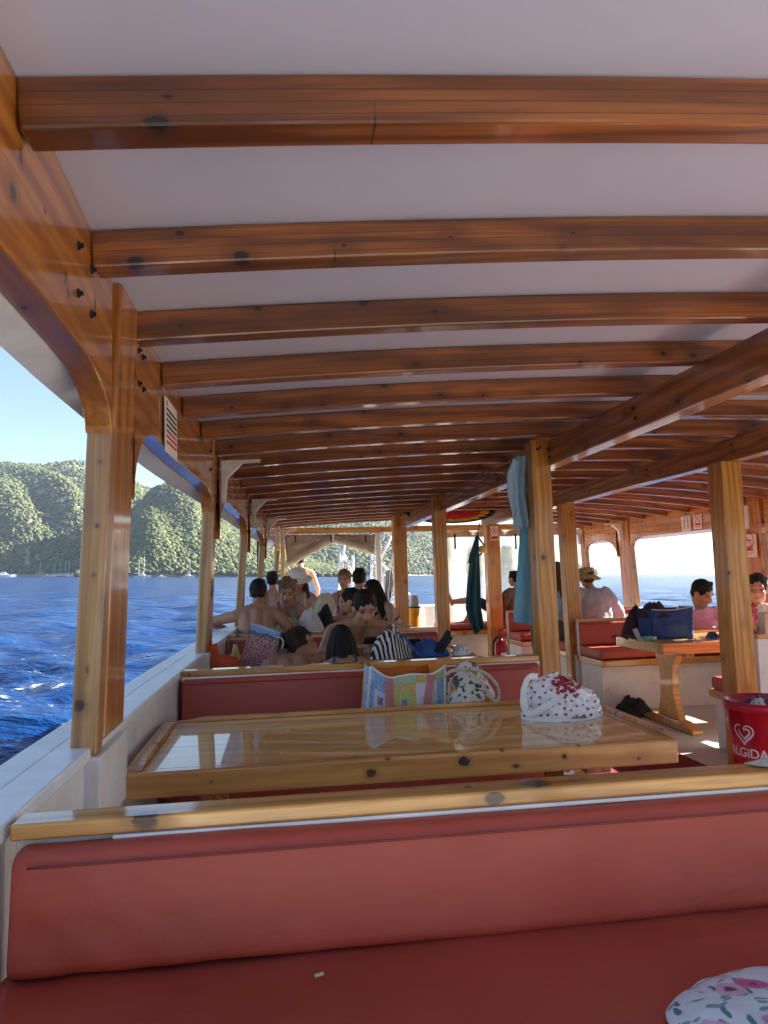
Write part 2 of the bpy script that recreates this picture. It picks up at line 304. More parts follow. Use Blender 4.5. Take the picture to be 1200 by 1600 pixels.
# ---------------------------------------------------------------- side frames (arched panels + posts), bulwarks
def arch(ya,yb,zt,r,n=40,ra=.42):
    def z(y):
        a,b=y-ya,yb-y
        if b<r: return zt-.12+.12*math.sqrt(max(0,1-(1-b/r)**2))
        return zt if a>=ra else zt-.25+.25*math.sqrt(max(0,1-(1-a/ra)**2))
    s=sorted(set([ya+ra*(1-math.cos(PI/2*k/12)) for k in range(13)]+[yb-r*(1-math.cos(PI/2*k/10)) for k in range(11)]+[ya+ra+(yb-ya-r-ra)*k/8 for k in range(9)]))
    return [(y,z(y)) for y in s]
def side_frame(X,sg,posts,name_side,zt,ztop,zcap,first_mat):
    # sg=+1: left side (outboard is -x)
    o=thing('side_frame','varnished pine side frame of arched openings along the %s side of the boat'%name_side,'side frame')
    mb=MB(); vs=[]
    for k in range(49):
        y=YF+(11.1-YF)*k/48; x=X(y)-sg*.066
        for xx,zz in ((x,zt),(x,ztop),(x-sg*.06,ztop),(x-sg*.06,zt-.03)): vs.append((xx,y,zz))
    mb.add(vs,[(4*k+j,4*k+(j+1)%4,4*k+4+(j+1)%4,4*k+4+j) for k in range(48) for j in range(4)]+[(0,1,2,3),(192,193,194,195)]); mb.build('eave_board',M['cap'],o,fix=True)
    for i in range(len(posts)):
        ya=(posts[i-1][1] if i else YF); yb=posts[i][0]
        mb=MB(); pr=arch(ya,yb,zt,.30,ra=.42 if i else .2)
        for (off0,off1,dz,mi) in ((0,.062,0,0),):
            vs=[];gs=[]
            for y,z in pr:
                x=X(y)
                for xx,zz in ((x-sg*off0,z),(x-sg*off0,ztop),(x-sg*off1,ztop),(x-sg*off1,z)):
                    vs.append((xx,y,zz)); gs.append((y,zz,xx))
            m=len(pr); fs=[(4*k+j,4*k+(j+1)%4,4*k+4+(j+1)%4,4*k+4+j) for k in range(m-1) for j in range(4)]
            mb.add(vs,fs,gs)
        ap=mb.build('arch_panel',M['panel'],o,fix=True,bevel=.004)
        if i==0 and sg>0: spotted(ap,'panel_wood',[(atx(u,v,-.40),(.02,r_,r_*k_),1) for u,v,r_,k_ in ((6,297,.020,1.2),(20,243,.010,1.6),(97,433,.010,1.5),(102,458,.008,1.4),(150,475,.009,1.8),(60,330,.006,1))])
        for yy in ((yb-.34,yb-.22,ya+.06,ya+.2) if i==0 or sg<0 else (ya+.06,ya+.13,yb-.1)):
            for zz in (zt+.1,zt+.2):
                c=bpy.data.objects.new('bolt',BOLT); link(c,ap); c.location=(X(yy),yy,zz); c.rotation_euler=(0,sg*PI/2,0)
    for i,(ya,yb) in enumerate(posts):
        x=X(ya); xt=x+sg*.002; xb=XG(ya)+.012 if sg>0 else x+.04
        w=yb-ya; zb=zcap-.02
        mb=MB()   # outboard upright, its broad face towards the viewer
        mb.sweep([(xb-sg*.031,ya+.035,zb),(xt-sg*.031,ya+.035,zt-.1)],[(-.03,-.035),(.03,-.035),(.03,.035),(-.03,.035)],side=(1,0,0))
        up_=mb.build('upright',M['front'],o,bevel=.008)
        if i==0 and sg>0: spotted(up_,'weathered_post_wood',[(at(126,1102,1.87),(.016,.02,.019),1),(at(138,1047,1.87),(.004,.02,.012),.7),(at(148,899,1.87),(.0055,.02,.006),.7),(at(153,822,1.87),(.006,.02,.007),.85),(at(158,722,1.87),(.0055,.02,.006),.6)])
        mb=MB()   # inboard board
        mb.sweep([(xb-sg*.027,ya+.07+(w-.07)/2,zb+.02),(xt-sg*.022,ya+.07+(w-.07)/2,ztop)],[(-.03,-(w-.07)/2+.001),(.03,-(w-.07)/2+.001),(.03,(w-.07)/2),(-.03,(w-.07)/2)],side=(1,0,0))
        mb.build('inner_board',M['panel'],o,bevel=.012,seg=3)
        mb=MB(); mb.box(min(xb-sg*.105,xb+sg*.012),max(xb-sg*.105,xb+sg*.012),ya-.01,yb+.004,zcap-.2,zcap-.021+(.02 if i else .0))
        mb.build('painted_foot',M['white'],o,bevel=.006)
        if i:
            mb=MB(); y0=ya+w*.5; n=(0,1,0); X0=x+sg*.032
            z1=ZB(x)-.018
            mb.poly([(X0,y0,z1),(X0+sg*.22,y0,z1+.008),(X0+sg*.22,y0,z1-.008),(X0+sg*.12,y0,z1-.014),(X0+sg*.035,y0,z1-.10),(X0+sg*.022,y0,z1-.24),(X0,y0,z1-.24)],.05,n)
            mb.build('knee_bracket',M['white'],o,bevel=.004)
    return o
LP=[(1.86,2.16),(4.08,4.36),(6.28,6.52),(8.5,8.72),(10.8,11.0)]
side_frame(XL,1,LP,'left',1.765,2.06,.896,None)
RP=[(3.9,4.3),(6.9,7.3),(9.65,10.05),(11.0,11.2)]
side_frame(XR,-1,RP,'right',1.70,1.99,.74,None)
def bulwark(X,sg,zc,label):
    o=thing('bulwark',label,'bulwark'); ys_=[-4.5+.4*i for i in range(45)]
    for nm,mat,sec in (('cap_plank','cap',[(0,zc-.03),(0,zc),(-.085,zc),(-.085,zc-.03)]),('cap_plank','cap',[(-.089,zc-.03),(-.089,zc-.004),(-.165,zc-.004),(-.165,zc-.03)]),('inner_wall','white',[(-.012,0.004),(-.012,zc-.031),(-.05,zc-.031),(-.05,0.004)]),('hull_side','white',[(-.10,-1.9),(-.10,zc-.031),(-.14,zc-.031),(-.14,-1.9)])):
        mb=MB(); vs=[(X(y)+sg*a,y,z) for y in ys_ for a,z in sec]; m=len(ys_); gs=[(v[1],v[0],v[2]) for v in vs]
        mb.add(vs,[(4*k+j,4*k+(j+1)%4,4*k+4+(j+1)%4,4*k+4+j) for k in range(m-1) for j in range(4)]+[(0,1,2,3),tuple(4*(m-1)+j for j in range(4))],gs)
        mb.build(nm,M[mat],o,fix=True,bevel=.005)
    return o
bulwark(XG,1,.896,'white bulwark with a wide pale blue gunwale along the left side')
bulwark(lambda y:XR(y)+.03,-1,.74,'cream bulwark with its gunwale under the sunlit right windows')
# ---------------------------------------------------------------- benches and tables
def rrect(w,h,r,puff=.0,n=5,k=6):
    pts=[]
    for cx,cy_,a0 in ((w/2-r,h/2-r,0),(-w/2+r,h/2-r,90),(-w/2+r,-h/2+r,180),(w/2-r,-h/2+r,270)):
        for i in range(n+1):
            a=R(a0+90*i/n); pts.append((cx+r*math.cos(a),cy_+r*math.sin(a)))
    out=[]
    for i,p in enumerate(pts):                      # add points along the flats
        q=pts[(i+1)%len(pts)]; out.append(p)
        if math.dist(p,q)>2*r*.9 and math.dist(p,q)>.05:
            for j in range(1,k): out.append((p[0]+(q[0]-p[0])*j/k,p[1]+(q[1]-p[1])*j/k))
    return [(x*(1+puff*(1-(2*y/h)**2)),y*(1+puff*.4*(1-(2*x/w)**2))) for x,y in out]
def cushion(mb,x0,x1,yc,zc,w,h,r=.031,puff=.05,nz=.004,lean=0,seed=0):
    n=max(16,int((x1-x0)/.03)); sec=rrect(w,h,r,puff); e=.012
    path=[];sc=[]
    for t,k in ((0,.955),(.25,.985),(1,1)): path.append((x0+e*t,yc,zc)); sc.append(k)
    for i in range(1,n): path.append((x0+e+(x1-x0-2*e)*i/n,yc,zc)); sc.append(1)
    for t,k in ((1,1),(.25,.985),(0,.955)): path.append((x1-e*t,yc,zc)); sc.append(k)
    i0=len(mb.v); mb.sweep(path,sec,side=(0,1,0),scale=sc)
    for i in range(i0,len(mb.v)):
        p=Vector(mb.v[i]); q=p*3+Vector((seed,0,0))
        d=mnoise.noise_vector(q*.5)*nz+mnoise.noise_vector(p*9+Vector((seed,3,0)))*nz*.35
        f=(p.z-zc); g_=math.exp(-(p.x-x0)/.22)*min(1,(p.x-x0)/.03); d=d+Vector((0,.0035*math.sin((p.x*1.2+p.z*1.3)*52)*g_*(h>.12),.004*math.sin((p.x+p.y)*40)*g_*(h<.12)))
        mb.v[i]=(p.x,p.y+d.y+lean*f,p.z+d.z)
def bench(label,yb,xL,xR,zs,zt,sides,group,rim=True,pipe=True,bh=None,zf=0.):
    o=thing('bench',label,'bench',group=group)
    mb=MB(); mb.box(xL,xR,yb-.067,yb,zt-.027,zt,'x'); tr_=mb.build('top_rail',M['rail'],o,bevel=.005,seg=3)
    mb=MB(); mb.box(xL+.005,xR-.01,yb-.05,yb-.012,zs-.1,zt-.028,'x'); mb.build('back_board',M['white'],o,bevel=.003)
    for s in sides:
        yf=yb-.051 if s<0 else yb-.011
        mb=MB(); cushion(mb,xL+(.02 if zs>.6 else .006),xR-.012,yf+s*.036,(zs+zt-.038)/2+.002,.066,zt-.038-zs+.004,r=.022,puff=.02,lean=-s*.12*(s<0) ,seed=yb)
        bc=mb.build('back_cushion',M['red'],o,smooth=True)
        if s<0:
            mb=MB(); mb.tube([(xL+(.045 if zs>.6 else .02)+i*(xR-xL-.07)/40,yf-.066-.006,zt-.050) for i in range(41)],.0022,6); zc_=(zs+zt-.038)/2
            mb.build('seam',M['seam'],bc,smooth=True)
            if pipe:
                mb=MB(); mb.box(xL+.16 if zs>.6 else xL,xR,yb-.0685,yb-.052,zt-.0345 if zs>.6 else zt-.05,zt-.0275,'x'); mb.build('white_trim',M['pipe'] if zs>.6 else M['white'],tr_,bevel=.002)
        y1=yf+s*.072; y2=yf+s*.52
        mb=MB(); cushion(mb,xL+.006,xR-.012,(y1+y2)/2+s*(-.03),zs-.046,abs(y2-y1)+.06,.09,r=.03,puff=.03,nz=.006,seed=yb*3+s); mb.build('seat_cushion',M['red'],o,smooth=True)
        if rim:
            mb=MB(); mb.box(xL-.005,xR+.02,min(yf,y2+s*.03),max(yf,y2+s*.03),zs-.155,zs-.095,'x'); mb.build('seat_rim',M['rail'],o,bevel=.012,seg=3)
        mb=MB(); mb.box(xL+.01,xR-.005,min(yf+s*.02,y2-s*.03),max(yf+s*.02,y2-s*.03),.002+zf,zs-.156 if rim else zs-.092); mb.build('base_box',M['white'],o,bevel=.004)
    return o
G1='red cushioned benches down the left side'; G2='red cushioned benches down the right side'
b1=bench('front red bench at the bottom of the photo, seat and full backrest towards the viewer',1.37,-.440,1.17,.68,.896,(-1,),G1,rim=False)
spotted([c for c in b1.children if c.name.startswith('top_rail')][0],'rail_wood',[(at(838,1222,1.33),(.030,.025,.02),.95),(at(228,1279,1.31),(.025,.02,.02),.85),(at(880,1222,1.33),(.05,.012,.006),.5)])
bench('red bench behind the big glossy table, tote bags leaning on its backrest',3.37,-.428,1.165,.56,.896,(-1,1),G1)
bench('red bench behind the man with the phone, straw hat lying beyond its rail',5.37,-.37,1.12,.56,.896,(-1,1),G1)
bench('fourth red bench from the front on the left, mostly behind the dark haired woman',7.37,-.31,1.12,.56,.896,(-1,1),G1)
bench('farthest left bench, below the woman facing the viewer',9.4,-.22,1.1,.5,.78,(-1,1),G1)
bench('low red bench beside the rubbish bin, its back to the viewer',4.5,3.03,4.82,.50,.83,(1,),G2,pipe=False)
bench('red bench facing the viewer under the man in a sun hat',7.02,2.86,4.82,.55,.80,(-1,1),G2,pipe=False)
bench('red bench behind the hanging blue towel, man in olive shirt on its far side',9.6,2.95,4.75,.50,.77,(-1,1),G2,pipe=False)
def table(label,x0,x1,y0,y1,zt,eh,legs,fiddle=True,group=None,legmat='rail',fore=False):
    o=thing('table',label,'table',group=group)
    mb=MB(); n=5
    for i in range(n): 
        a=y0+.045+(y1-y0-.09)*i/n; b=y0+.045+(y1-y0-.09)*(i+1)/n
        mb.box(x0+.02,x1-.02,a,b,zt-.035,zt-.0004*(i%2),'x')
    mb.build('tabletop',M['table'],o)
    for ya,yb in ((y0,y0+.045),(y1-.045,y1)):
        mb=MB(); mb.box(x0,x1,ya,yb,zt-eh,zt+.0012,'x'); mb.build('edge_board',M['rail'],o,bevel=.008,seg=3)
    for xa,xb in ((x0,x0+.045),(x1-.045,x1)):
        mb=MB(); mb.box(xa+.0005,xb-.0005,y0+.046,y1-.046,zt-eh+.003,zt+.002,'y'); mb.build('end_board',M['rail'],o,bevel=.006,seg=3)
    if fiddle:   # raised lips with tapered ends
        def lip(p0,p1,hh=.015,w=.02):
            p0=Vector(p0);p1=Vector(p1); L=(p1-p0).length; t=(p1-p0)/L; m=MB()
            pts=[]; prof=[(0,.003),(.05,.006),(.1,hh),(L-.1,hh),(L-.05,.006),(L,.003)]
            top=[p0+t*d+Vector((0,0,z)) for d,z in prof]
            m.poly([p0]+top+[p1],w,t.cross(Vector((0,0,1)))); m.build('raised_lip',M['rail'],o,bevel=.004,fix=True)
        lip((x0+.035,y0+.02,zt+.002),(x0+.035,y1-.02,zt+.002)); lip((x1-.012,y0+.02,zt+.002),(x1-.012,y1-.02,zt+.002)); lip((x0+.05,y1-.013,zt+.0015),(x1-.05,y1-.013,zt+.0015))
    for lx in legs:
        yc=(y0+y1)/2; w=(y1-y0)*.5; h=zt-eh
        mb=MB(); k=14; Lp=[];Rp=[]
        for i in range(k+1):
            s=i/k; ww=w*(.26+.20*(2*s-1)**2)+(.02 if s>.8 else 0); z=.075+(h-.075)*s; Lp.append((lx-.03,yc-ww,z)); Rp.append((lx-.03,yc+ww*.85,z))
        mb.poly(Lp+Rp[::-1],.06,(1,0,0)); mb.build('leg',M[legmat],o,fix=True,bevel=.005)
        mb=MB(); mb.poly([(lx-.045,yc-w*.98,.003),(lx-.045,yc-w*.98,.03),(lx-.045,yc-w*.55,.074),(lx-.045,yc+w*.55,.074),(lx-.045,yc+w*.98,.03),(lx-.045,yc+w*.98,.003)],.09,(1,0,0)); mb.build('foot',M[legmat],o,fix=True,bevel=.006)
        mb=MB(); mb.box(lx-.04,lx+.04,y0+.06,y1-.06,zt-eh-.03,zt-.036,'y'); mb.build('cross_bearer',M['long'],o,bevel=.004)
    return o
t1=table('glossy varnished pine table with the heart printed plastic bag on it',-.443,1.18,2.144,2.892,.76,.07,(-.2,.95),group='long tables between the left benches')
spotted([c for c in t1.children if c.name.startswith('edge_board')][0],'rail_wood',[(at(u,v,2.144),(r_,.03,r_*k_),st_) for u,v,r_,k_,st_ in ((580,1208,.016,.75,.85),(725,1190,.017,.9,1),(882,1182,.008,1,1),(806,1197,.012,.5,.9),(785,1173,.005,.8,.9),(606,1186,.008,.4,.9),(905,1165,.004,1,.8),(330,1222,.005,.8,.8))])
mb=MB(); p=at(888,1198,2.19); mb.box(p.x-.016,p.x+.016,2.185,2.188,p.z-.022,p.z+.02); mb.build('sticker',M['paper'],t1)
mb=MB()
for i in range(3): mb.box(p.x-.012,p.x+.010-.004*i,2.183,2.1845,p.z+.008-.011*i,p.z+.013-.011*i)
mb.build('sticker_print',M['redink'],t1)
table('table covered with clothes behind the second bench, almost hidden by its rail',-.36,1.1,4.15,4.85,.80,.06,(-.1,.85),group='long tables between the left benches')
table('table under the straw hat and white cloth, between the third and fourth bench',-.27,1.08,6.15,6.8,.83,.06,(0,.85),group='long tables between the left benches')
table('table with the blue cooler bag, sunlit on the right',2.87,4.25,5.36,6.16,.70,.085,(3.12,4.0),group='tables between the right benches')
table('table edge seen behind the hanging blue towel',3.02,4.65,8.5,9.0,.70,.06,(3.3,4.4),fiddle=False,group='tables between the right benches')
mb=MB(); mb.grid(lambda a,b:(1.78+.9*a,-1+6.2*b,.006+.002*mnoise.noise(Vector((a*5,b*30,0)))),10,60)
tx=NT('red_carpet'); o_=objv(tx); tx.bump(tx.noise(o_,300,3).outputs[0],.6,.01)
M['carpet']=tx.P(Base_Color=tx.mix(tx.noise(o_,40,4).outputs[0],(.19,.012,.014),(.27,.02,.02)),Roughness=.95)
tag(mb.build('carpet_runner',M['carpet'],solid=.006),'dark red carpet runner on the gangway floor','carpet')
# ---------------------------------------------------------------- far end: frame, canvas, curtain, rails
YE=11.22
o=thing('far_portal','pale wooden portal across the far opening, above the rolled canvas','frame')
a=at(441,831,YE); b=at(589,829,YE)
mb=MB(); mb.box(a.x-.03,4.7,YE-.05,YE+.05,a.z-.04,a.z+.05,'x'); mb.build('head_beam',M['rail'],o,bevel=.006)
mb=MB(); mb.box(b.x-.03,b.x+.05,YE-.04,YE+.04,.002,a.z-.041,'z'); mb.build('upright',M['steel'],o,bevel=.006)
mb=MB(); mb.box(a.x-.03,a.x+.03,YE-.04,YE+.04,.002,a.z-.041,'z'); mb.build('upright',M['rail'],o,bevel=.006)
cv=NT('canvas'); oc=objv(cv); cv.bump(cv.noise(oc,7,5).outputs[0],.7,.05)
M['canvas']=cv.P(Base_Color=cv.mix(cv.noise(oc,4,4).outputs[0],(.34,.29,.22),(.46,.40,.32)),Roughness=.9,Transmission_Weight=0.)
def roll_canvas(parent,tl,tr,bl,br,roll=.055):
    tl,tr,bl,br=[at(u,v,YE+.02) for u,v in (tl,tr,bl,br)]
    mb=MB(); mb.grid(lambda a,b:(tl.lerp(tr,a)).lerp(bl.lerp(br,a),b)+Vector((0,.05*math.sin(a*9+b*4)*b*.6+.03*mnoise.noise(Vector((a*6,b*6,1))),-.015*math.sin(a*17)*b)),24,14)
    mb.build('sheet',M['canvas'],parent,smooth=True,solid=.006)
    mb=MB(); mb.tube([bl.lerp(br,i/20)+Vector((0,-.01,.006*math.sin(i*1.3)+roll*.5)) for i in range(21)],roll,12,scale=[.95+.12*mnoise.noise(Vector((i*.3,0,0)))for i in range(21)]); mb.build('rolled_edge',M['canvas'],parent,smooth=True)
ca=thing('rolled_canvas','beige canvas blind rolled up in a V across the far opening','canvas blind')
roll_canvas(ca,(444,836),(519,835),(449,884),(518,846)); roll_canvas(ca,(521,835),(586,835),(521,845),(584,864))
for u in (461.5,518,571):
    mb=MB(); p=at(u,840,YE-.03); mb.box(p.x-.012,p.x+.012,p.y-.02,p.y-.012,p.z-.07,p.z+.03); mb.build('strap',M['iron'],ca)
pc=NT('clear_plastic'); op=objv(pc)
tr=pc.n('BsdfTransparent',{'Color':(.93,.92,.89)}); df=pc.n('BsdfTranslucent',{'Color':(.62,.57,.5)}); gl=pc.n('BsdfGlossy',{'Color':(.8,.8,.8),'Roughness':.15})
m1=pc.n('MixShader',{0:pc.math('ADD',.26,pc.math('MULTIPLY',pc.noise(op,3,4).outputs[0],.35)),1:tr.outputs[0],2:df.outputs[0]}); m2=pc.n('MixShader',{0:.06,1:m1.outputs[0],2:gl.outputs[0]})
pc.t.links.new(m2.outputs[0],pc.t.nodes['Material Output'].inputs[0]); M['plastic']=pc.m
o=thing('plastic_curtain','clear plastic curtain hanging across the far right opening','curtain')
p0=at(692,836,YE+.1); x1=4.62
mb=MB(); mb.grid(lambda a,b:(p0.x+(x1-p0.x)*a,YE+.1+.04*math.sin(a*26)+.03*mnoise.noise(Vector((a*5,b*3,2))),p0.z-.02-1.45*b),60,16); mb.build('clear_sheet',M['plastic'],o,smooth=True)
mb=MB(); mb.grid(lambda a,b:(p0.x+(x1-p0.x)*a,YE+.09+.04*math.sin(a*26),p0.z+.06-.1*b),60,3); mb.build('top_band',M['canvas'],o,smooth=True,solid=.006)
for u in (711,806):
    mb=MB(); p=at(u,846,YE); mb.box(p.x-.014,p.x+.014,YE+.0,YE+.012,p.z-.12,p.z+.12); mb.build('strap',M['iron'],o)
def rope_net(mb,A,B,C,D,nu,nv,r=.007):
    for i in range(nu+1): mb.tube([A.lerp(B,i/nu).lerp(D.lerp(C,i/nu),k/6)+Vector((.02*math.sin(k*3+i),.02*math.cos(k*2+i),0)) for k in range(7)],r,5)
    for j in range(nv+1): mb.tube([A.lerp(D,j/nv).lerp(B.lerp(C,j/nv),k/5)+Vector((0,.03*math.sin(k*2+j),-.03*math.sin(PI*k/5))) for k in range(6)],r,5)
Y2=12.7
ld=thing('boarding_ladder','white tubular boarding ladder with rope netting beyond the far opening','ladder')
for pts in (((529,852),(556,900),(575,935)),((538,846),(534,890),(532,960)),((551,868),(551,930)),((531,856),(531,930))):
    mb=MB(); mb.tube([at(u,v,Y2) for u,v in pts],.024,8); mb.build('rail_tube',M['steel'],ld,smooth=True)
mb=MB(); rope_net(mb,at(530,866,Y2-.05),at(546,880,Y2-.05),at(549,945,Y2-.05),at(529,950,Y2-.05),5,12); mb.build('rope_net',M['pipe'],ld,smooth=True)
ld=thing('pulpit_rail','white tubular pulpit rail with netting, right of the boarding ladder','railing')
for pts in (((580,866),(608,893),(640,930)),((612,836),(596,872)),((595,880),(604,960)),((581,866),(579,955)),((606,892),(606,980))):
    mb=MB(); mb.tube([at(u,v,Y2) for u,v in pts],.022,8); mb.build('rail_tube',M['steel'],ld,smooth=True)
mb=MB(); rope_net(mb,at(580,872,Y2-.05),at(589,880,Y2-.05),at(590,935,Y2-.05),at(578,935,Y2-.05),4,10); mb.build('rope_net',M['pipe'],ld,smooth=True)
mb=MB(); rope_net(mb,at(600,905,Y2-.05),at(614,905,Y2-.05),at(616,975,Y2-.05),at(603,975,Y2-.05),3,10); mb.build('rope_net',M['pipe'],ld,smooth=True)
mb=MB(); mb.box(XG(13.5)-.1,4.3,13.45,13.55,-1.9,.6); tag(mb.build('end_bulwark',M['white'],bevel=.01),'low white bulwark closing the far end of the deck','bulwark')
mb=MB(); p=at(405,818,9.8); mb.box(p.x-.035,p.x+.035,9.78,9.84,.3,p.z,'z'); tag(mb.build('dark_pole',M['iron'],bevel=.01),'black upright pole outside the left side frame, near the far end','pole')
# ---------------------------------------------------------------- sea
def sea():
    nr,na=560,620; C0=BOAT@EYEP
    rad=np.concatenate([[0.5],np.geomspace(3.,9000,nr)]); ang=np.linspace(R(-62),R(62),na+1)
    rr,aa=np.meshgrid(rad,ang,indexing='ij'); X=C0.x+rr*np.sin(aa); Y=C0.y+rr*np.cos(aa)
    Z=np.zeros_like(X); rng=np.random.default_rng(3); dr=np.maximum(rr*.0144,rr*R(124)/na)
    for i in range(70):
        lam=.9*1.055**i*rng.uniform(.9,1.1); a=rng.normal(R(205),.65); k=2*PI/lam
        amp=.0085*lam**.95*(1 if lam<4 else (4/lam)**1.6)
        ph=k*(X*math.sin(a)+Y*math.cos(a))+rng.uniform(0,6.3)
        fade=np.clip((lam/dr-2.2)/2.5,0,1)
        Z+=amp*fade*(np.sin(ph)+.28*np.cos(2*ph))
    vs=np.stack([X,Y,Z+SEA],-1).reshape(-1,3).astype('f')
    m=na+1; i,j=np.meshgrid(np.arange(nr),np.arange(na),indexing='ij'); a=(i*m+j).ravel()
    fs=np.stack([a,a+1,a+m+1,a+m],1).astype('i')
    me=bpy.data.meshes.new('sea'); me.vertices.add(len(vs)); me.vertices.foreach_set('co',vs.ravel())
    me.loops.add(fs.size); me.loops.foreach_set('vertex_index',fs.ravel()); me.polygons.add(len(fs)); me.polygons.foreach_set('loop_start',np.arange(0,fs.size,4,dtype='i'))
    me.polygons.foreach_set('use_smooth',np.ones(len(fs),'?')); me.update(); me.validate()
    zz=Z.ravel().astype('f'); at_=me.attributes.new('wave','FLOAT','POINT'); at_.data.foreach_set('value',zz)
    # wake foam: two bands trailing along the left side of the hull
    P=(BOAT.to_3x3().transposed()); bx=P[0][0]*X+P[0][1]*Y; by=P[1][0]*X+P[1][1]*Y
    band=np.exp(-((bx+2.2+.16*by)/ (1.0+.05*np.abs(by)))**2)*np.clip((by-3)/6,0,1)*np.clip((60-by)/30,0,1)
    band2=.75*np.exp(-((bx+6.0+.05*by)/2.6)**2)*np.exp(-((by-12)/9)**2)
    f_=(band+band2).ravel().astype('f'); a2=me.attributes.new('foam','FLOAT','POINT'); a2.data.foreach_set('value',f_)
    o=bpy.data.objects.new('sea',me); COL.objects.link(o); o['kind']='structure'; WORLD_OBS.add(o.name)
    t=NT('sea_water'); ob=objv(t); wv=t.n('Attribute',attribute_name='wave').outputs['Fac']; fo=t.n('Attribute',attribute_name='foam').outputs['Fac']
    n1=t.noise(t.mul(ob,(.75,1.3,1)),1.1,6,.62,.6).outputs[0]; n2=t.noise(t.mul(ob,(.5,.9,1)),.16,5,.6,.4).outputs[0]; n3=t.noise(ob,5.5,4,.6).outputs[0]
    dist=t.n('CameraData').outputs['View Distance'] if False else None
    n4=t.noise(t.mul(ob,(.35,1,1)),.045,5,.7).outputs[0]; n5=t.noise(t.mul(ob,(.5,1,1)),.42,5,.65,.5).outputs[0]
    h=t.math('ADD',t.math('MULTIPLY',n1,.8),t.math('ADD',t.math('MULTIPLY',n2,3.2),t.math('ADD',t.math('MULTIPLY',n3,.16),t.math('ADD',t.math('MULTIPLY',n4,9.),t.math('MULTIPLY',n5,2.)))))
    t.bump(h,.9,.34)
    fn=t.noise(t.mul(ob,(1,1.,1)),1.0,8,.72,1.2).outputs[0]
    mask=t.math('MULTIPLY',t.step(t.math('ADD',fn,t.math('MULTIPLY',fo,.11)),.71,.83),1)
    crest=t.step(t.math('ADD',t.math('MULTIPLY',wv,.9),t.noise(ob,.8,7,.7).outputs[0]),.93,1.02)
    mask=t.math('MAXIMUM',mask,crest)
    base=t.mix(t.step(wv,-.1,.35),(.002,.026,.125),(.006,.055,.20))
    col=t.mix(mask,base,(.78,.82,.85))
    t.P(Base_Color=col,Roughness=t.math('ADD',.15,t.math('MULTIPLY',mask,.6)),IOR=1.333,Specular_IOR_Level=.5)
    me.materials.append(t.m)
sea()
